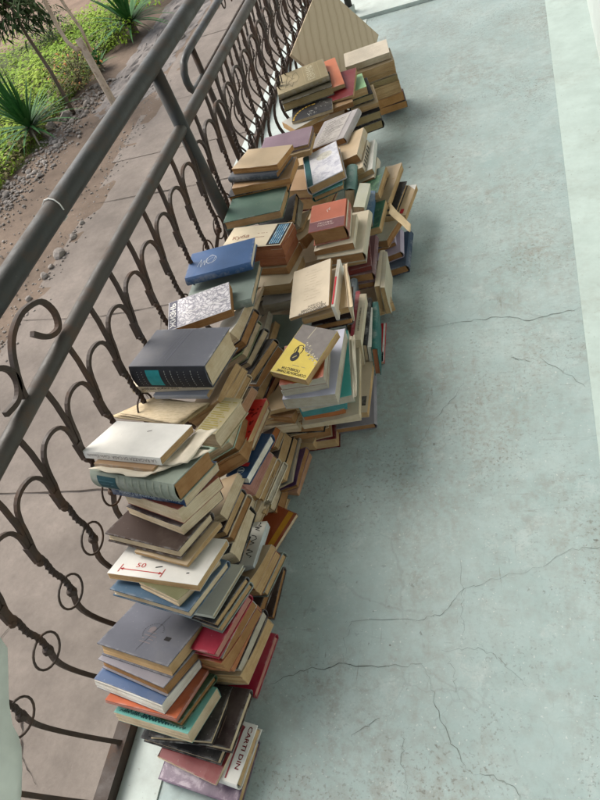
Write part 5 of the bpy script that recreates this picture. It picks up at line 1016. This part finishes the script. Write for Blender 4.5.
        m2 = MB(); top.line(m2, [(Lu*.2, Lv*.42), (Lu*.97, Lv*.40)], .0016, .0002); put('white_rule', m2, wht)
    elif d == 'picture':
        top.rect(m, Lu - .06, .004, Lu - .004, Lv*.95); put('picture_panel', m, pic_mat('sketch_print', [(.42, (.62,.6,.56)), (.52, (.3,.27,.25)), (.6, (.6,.57,.53))], 70))
    elif d == 'rededge':
        top.rect(m, Lu - .062, .001, Lu - .050, Lv - .002); put('red_strip', m, red)
    elif d == 'monogram':
        P = [(.16, .35), (.20, .62), (.215, .30), (.25, .55), (.27, .35), (.30, .62), (.36, .72), (.42, .62), (.40, .42), (.33, .36), (.29, .48), (.38, .60)]
        top.line(m, [(Lu*(x + .0), Lv*y) for x, y in P], .0010)
        for k in range(10): a = k*.62; top.line(m, [(Lu*.36 + .017*math.cos(a), Lv*.53 + .019*math.sin(a)), (Lu*.36 + .017*math.cos(a + .62), Lv*.53 + .019*math.sin(a + .62))], .0012)
        put('monogram', m, ink('silver', (.5, .53, .56)))
    elif d == 'bluestripe':
        top.rect(m, Lu*.76, Lv*.03, Lu*.985, Lv*.97); put('picture_panel', m, dark)
        m2 = MB()
        for k in range(5): top.rect(m2, Lu*(.80 + .034*k), Lv*.08, Lu*(.82 + .034*k), Lv*.93, .0003, 1)
        put('blue_stripes', m2, pic_mat('blue_stripe_print', [(.35, (.03,.12,.25)), (.5, (.10,.28,.42)), (.65, (.5,.58,.62))], 60))
        m3 = MB(); top.text(m3, 'Куба', Lu*.10, Lv*.40, .018, None, 8); scribble(top, m3, Lu*.5, Lv*.35, Lu*.72, Lv*.7, 2, .002, rnd); put('title_lettering', m3, ink('brown_red', (.22, .08, .05)))
    elif d == 'faintmark':
        for k in range(9): a = k*.7; top.line(m, [(Lu*.56 + .009*math.cos(a), Lv*.5 + .009*math.sin(a)), (Lu*.56 + .009*math.cos(a + .7), Lv*.5 + .009*math.sin(a + .7))], .0013)
        put('stamped_mark', m, ink('dull_green', (.13, .18, .14)))
    elif d == 'sketch':
        for a in (.11, .56, .78, .86): top.line(m, [(Lu*a, Lv*.03), (Lu*a, Lv*.97)], .0012)
        top.line(m, [(Lu*.03, Lv*.05), (Lu*.97, Lv*.05)], .001); put('frame_lines', m, ink('pale_gold', (.38, .33, .2)))
        m2 = MB(); top.text(m2, 'РОМАН', Lu*.69, Lv*.12, .016, Lv*.78, 90); top.text(m2, 'КОРОЛЬ', Lu*.76, Lv*.12, .016, Lv*.78, 90); put('title_lettering', m2, ink('pale_cream', (.5, .46, .33)))
        m3 = MB(); P = [(.17, .2), (.22, .6), (.27, .8), (.33, .55), (.36, .75), (.43, .85), (.47, .5), (.40, .3), (.34, .35), (.30, .15), (.25, .35), (.2, .3), (.28, .5), (.38, .55)]
        top.line(m3, [(Lu*x, Lv*y) for x, y in P], .0022); put('sketch_drawing', m3, ink('umber', (.13, .11, .06)))
    elif d == 'arc':
        P = [(Lu*.5 - Lu*.46*math.cos(t_*.19), Lv*.05 + Lv*.75*math.sin(t_*.19)) for t_ in range(10)]; top.line(m, P, .008); put('golden_arc', m, ink('golden', (.42, .27, .05)))
        m2 = MB()
        for k in range(22): a, b = rnd.uniform(.3, .95)*Lu, rnd.uniform(.05, .8)*Lv; top.line(m2, [(a, b), (a + rnd.uniform(-.01, .01), b + rnd.uniform(-.01, .01))], .0016)
        put('chalk_marks', m2, ink('chalk', (.4, .4, .38)))
    elif d == 'faintprint':
        scribble(top, m, Lu*.08, Lv*.1, Lu*.95, Lv*.9, 9, .0016, rnd); put('faint_print', m, ink('faded_ink', (.46, .40, .32)))
    elif d == 'yellow':
        m0 = MB(); top.poly(m0, [(.001, Lv*.70), (Lu*.42, Lv*.62), (Lu*.52, Lv*.50), (Lu*.72, Lv*.46), (Lu - .001, Lv*.36), (Lu - .001, Lv - .001), (.001, Lv - .001)]); put('grey_panel', m0, ink('warm_grey', (.15, .135, .125), .4))
        m1 = MB()
        for k in range(42):
            q = rnd.random(); a = Lu*(.42 + .56*q) + rnd.gauss(0, .003); b = Lv*(.62 - .30*q) + rnd.gauss(0, .006); top.poly(m1, [(a + rnd.uniform(.001, .0035)*math.cos(t_), b + rnd.uniform(.001, .0035)*math.sin(t_)) for t_ in (0, 1.3, 2.5, 3.8, 5)], .0003)
        top.line(m1, [(Lu*.42, Lv*.99), (Lu*.38, Lv*.74)], .0016, .0003); put('pale_flecks', m1, ink('fleck', (.42, .38, .28)))
        c0 = (Lu*.36, Lv*.36)
        top.poly(m, [(c0[0] + .0115*math.cos(k*.4), c0[1] + .016*math.sin(k*.4)) for k in range(16)])
        top.line(m, [(c0[0] + .011*math.cos(R(a)), c0[1] + .022 + .017*math.sin(R(a))) for a in range(-30, 215, 20)], .002); top.line(m, [(c0[0] - .003, c0[1] + .014), (c0[0] - .006, c0[1] + .03)], .004)
        top.text(m, 'СОРОКАЛЕТНИЕ', Lu*.95, Lv*.075, .0075, Lu*.80, 180, 0, True); top.text(m, 'ПОВЕСТИ', Lu*.95 - Lu*.22, Lv*.14, .0075, Lu*.5, 180, 0, True); put('title_lettering', m, dark)
        m2 = MB(); top.line(m2, [(c0[0] - .003, c0[1] - .005), (c0[0] + .004, c0[1] + .003)], .003, .0003); scribble(top, m2, Lu*.45, Lv*.19, Lu*.8, Lv*.21, 1, .0018, rnd); put('emblem_detail', m2, ink('olive_grey', (.3, .26, .12)))
    elif d == 'smallphoto':
        top.rect(m, Lu - .022, Lv*.12, Lu - .006, Lv*.30); put('photo', m, pic_mat('small_photo_print', [(.4, (.03,.03,.03)), (.6, (.16,.15,.14))], 80))
    elif d == 'redphoto':
        top.rect(m, Lu*.55, Lv*.02, Lu - .003, Lv*.25); put('photo', m, pic_mat('small_photo_print', [(.4, (.03,.03,.03)), (.6, (.16,.15,.14))], 80))
        m2 = MB(); top.poly(m2, [(Lu*.58, Lv*.30), (Lu*.90, Lv*.30), (Lu*.60, Lv*.70)]); top.rect(m2, Lu - .007, .001, Lu - .0005, Lv - .001); put('white_triangle', m2, wht)
    elif d == 'boldtitle':
        top.text(m, 'РОМАН', Lu*.84, Lv*.13, .009, Lu*.36, 180, 0, True); top.text(m, 'АВТОРСКИЙ', Lu*.93, Lv*.075, .009, Lu*.62, 180, 0, True); top.text(m, 'ИЗБРАННОЕ', Lu*.95, Lv*.022, .009, Lu*.72, 180, 0, True); put('title_lettering', m, ink('soft_black', (.05, .045, .04)))
        m2 = MB(); scribble(top, m2, Lu*.35, Lv*.24, Lu*.8, Lv*.9, 11, .0011, rnd); put('faint_print', m2, ink('faded_beige', (.36, .30, .22)))
    elif d == 'redstrip':
        top.rect(m, Lu*.05, Lv*.05, Lu*.6, Lv*.62); put('red_strip', m, red)
    elif d == 'whitespine':
        spt.text(m, 'СКАЗКИ', Lv*.12, Lu*.22, Lu*.5, Lv*.42, 0); put('title_lettering', m, ink('pale_blue', (.42, .48, .52)))
    elif d == 'spinesmall':
        spt.text(m, 'Рассказы и повести', Lv*.18, Lu*.35, Lu*.3, Lv*.5, 0); put('title_lettering', m, ink('brown_black', (.07, .05, .04)))
    elif d == 'terra':
        top.rect(m, .001, .001, Lu - .001, Lv*.34); put('plum_band', m, ink('plum', (.14, .06, .065)))
        m2 = MB(); top.text(m2, 'ЛЕСНЫЕ', Lu*.24, Lv*.22, .007, Lu*.42, 0, .0004); top.text(m2, 'РАССКАЗЫ', Lu*.24, Lv*.14, .007, Lu*.46, 0, .0004); top.line(m2, [(.002, Lv*.345), (Lu - .002, Lv*.345)], .001, .0004)
        top.line(m2, [(Lu*.50, Lv*.62), (Lu*.47, Lv*.70), (Lu*.51, Lv*.74), (Lu*.55, Lv*.68), (Lu*.54, Lv*.78)], .002, .0004); put('title_lettering', m2, ink('pale_rose', (.5, .4, .36)))
        m3 = MB(); right.rect(m3, .001, .0015, Lv - .001, T - .001, bul*.6); put('spine_strip', m3, ink('spine_cream', (.5, .45, .34)))
    elif d == 'silver':
        top.rect(m, .022, .002, Lu - .002, Lv - .002); put('picture_panel', m, pic_mat('silver_landscape_print', [(.3, (.20,.20,.26)), (.45, (.5,.5,.56)), (.6, (.66,.66,.68)), (.75, (.4,.36,.4))], 40))
        m2 = MB(); top.poly(m2, [(Lu*.60 + .03*math.cos(k*.35), Lv*.72 + .024*math.sin(k*.35)) for k in range(18)], .0003); put('medallion', m2, pic_mat('medallion_print', [(.35, (.35,.33,.28)), (.6, (.62,.6,.52))], 70))
        m3 = MB(); top.rect(m3, .001, .001, .0215, Lv - .001); put('spine_strip', m3, ink('spine_teal', (.02, .09, .10)))
    elif d == 'textpanel':
        top.rect(m, Lu*.14, Lv*.05, Lu*.80, Lv*.92); put('print_panel', m, ink('panel_grey', (.42, .39, .36)))
        m2 = MB(); scribble(top, m2, Lu*.18, Lv*.09, Lu*.78, Lv*.88, 13, .0042, rnd, .95); put('title_lettering', m2, ink('dark_grey', (.12, .11, .115)))
        m3 = MB(); top.line(m3, [(Lu*.83, .002), (Lu*.83, Lv - .002)], .002); put('spine_groove', m3, ink('groove_grey', (.22, .2, .2)))
    elif d == 'bars':
        for k in range(6): right.rect(m, Lv*(.12 + .13*k), T*.12, Lv*(.175 + .13*k), T*.88, .0012, 1)
        put('printed_bars', m, dark)
    elif d == 'bars2':
        right.text(m, 'БАЛЛАДЫ', Lv*.25, T*.2, T*.6, Lv*.55, 0, .001, True); put('title_lettering', m, dark)
    elif d == 'greenph':
        top.rect(m, Lu - .055, .004, Lu - .006, Lv*.7); put('picture_panel', m, pic_mat('green_photo_print', [(.35, (.015,.05,.03)), (.52, (.05,.13,.07)), (.7, (.2,.28,.17))], 50))
    elif d == 'redmark':
        top.rect(m, Lu - .024, Lv*.05, Lu - .012, Lv*.2); put('red_mark', m, red)
        m2 = MB(); top.poly(m2, [(Lu - .03, Lv - .001), (Lu - .001, Lv - .03), (Lu - .001, Lv - .001)]); put('corner_highlight', m2, wht)  # white triangle paints a highlight onto the far right corner

for _i, row in enumerate(BOOKS): book(*row, _i)

# ------------------------------------------------------------------ loose leaves and booklets
M_leaf = flat('loose_leaf_paper', (.58, .53, .43), .85, .1, .12, 18)
M_leaf2 = flat('yellowed_paper', (.50, .40, .25), .85, .1, .2, 12)
_t = NT('printed_page', .85, .1)
_f = _t.noise(1, 2, .5, _t.mapping((60, 420, 60), rot=(0, 0, .22)))
_t.base(_t.mix(_t.math('MULTIPLY', _t.ramp(_f, [(.5, (0,0,0)), (.6, (1,1,1))]), .35), _t.ramp(_t.noise(14, 5, .6), [(.3, (.44, .345, .21)), (.7, (.60, .51, .36))]), (.26, .20, .13)))
M_booklet = _t.m
def sheet_quad(name, corners, mat, label, cat, amp=.006, thick=.0012, n=12, parent=None, seed=1, skirt=0):
    """a limp leaf of paper spanned between four world corners"""
    rnd = random.Random(seed); A, B, C, D = [Vector(p) for p in corners]; nn = (B-A).cross(D-A).normalized()
    if nn.z < 0: nn = -nn
    p1, p2, p3 = (rnd.uniform(0, 6) for _ in range(3)); V, F = [], []
    for j in range(n+1):
        for i in range(n+1):
            s, t = i/n, j/n; p = A*(1-s)*(1-t) + B*s*(1-t) + C*s*t + D*(1-s)*t
            p = p + nn*(amp*(math.sin(5*s + p1)*math.cos(4*t + p2) + .5*math.sin(11*s + 7*t + p3)))
            if skirt and (i in (0, n) or j in (0, n)): p = p + (B-A)*rnd.uniform(-skirt, skirt) + (D-A)*rnd.uniform(-skirt, skirt)
            V.append(p)
    for j in range(n):
        for i in range(n): q = j*(n+1)+i; F.append((q, q+1, q+n+2, q+n+1))
    o = mesh(name, V, F, mat, parent, True); md = o.modifiers.new('thick', 'SOLIDIFY'); md.thickness = thick; md.offset = 0
    if label: tag(o, label, cat)
    return o
_bk = sheet_quad('booklet', [(-1.0444, 0.8617, 0.3888), (-0.8249, 0.8102, 0.397), (-0.7653, 0.8821, 0.3856), (-0.9424, 0.9204, 0.3795)], M_leaf2, 'open yellowed booklet with torn edges between the turquoise label book and the white paperback', 'booklet', 0.0016, 0.006, skirt=0.006, seed=3)
sheet_quad('page_leaf', [(-1.03, 0.8602, 0.3967), (-0.8221, 0.81, 0.4046), (-0.7696, 0.8758, 0.3942), (-0.9347, 0.9128, 0.3883)], M_booklet, None, None, .0022, .0008, parent=_bk, seed=11, skirt=.008)
sheet_quad('page_leaf', [(-1.0138, 0.8614, 0.4005), (-0.8228, 0.809, 0.4088), (-0.7628, 0.8765, 0.3981), (-0.9184, 0.9051, 0.3936)], M_booklet, None, None, .0022, .0008, parent=_bk, seed=12, skirt=.008)
sheet_quad('paper_sheet', [(-0.917, 0.6181, 0.5122), (-0.7631, 0.5885, 0.5229), (-0.6436, 0.6693, 0.4935), (-0.7619, 0.6942, 0.4845)], M_leaf, 'crumpled white sheet hanging over the grey green tome', 'paper', 0.003, 0.0008, skirt=0.02, seed=4)
sheet_quad('paper_sheet', [(-0.7594, 0.6186, 0.5178), (-0.6815, 0.6275, 0.5145), (-0.6645, 0.7428, 0.4726), (-0.7142, 0.7346, 0.4755)], M_leaf, 'loose white page sticking out right of the white paperback', 'paper', 0.004, 0.0008, skirt=0.01, seed=5)
sheet_quad('paper_flap', [(-0.3694, 1.6787, 0.212), (-0.4487, 1.7948, 0.212), (-0.4485, 1.8502, 0.212), (-0.368, 1.7155, 0.212)], M_leaf2, 'loose tan cover flap hanging out of the outer heap', 'paper', 0.003, 0.001, skirt=0, seed=6)
sheet_quad('paper_sheet', [(-0.4513, 0.9809, 0.2565), (-0.4411, 0.9891, 0.2565), (-0.4748, 1.2015, 0.2565), (-0.4903, 1.1979, 0.2565)], M_leaf, 'curled newspaper page at the right edge of the yellow book pile', 'paper', 0.004, 0.001, skirt=0.01, seed=7)
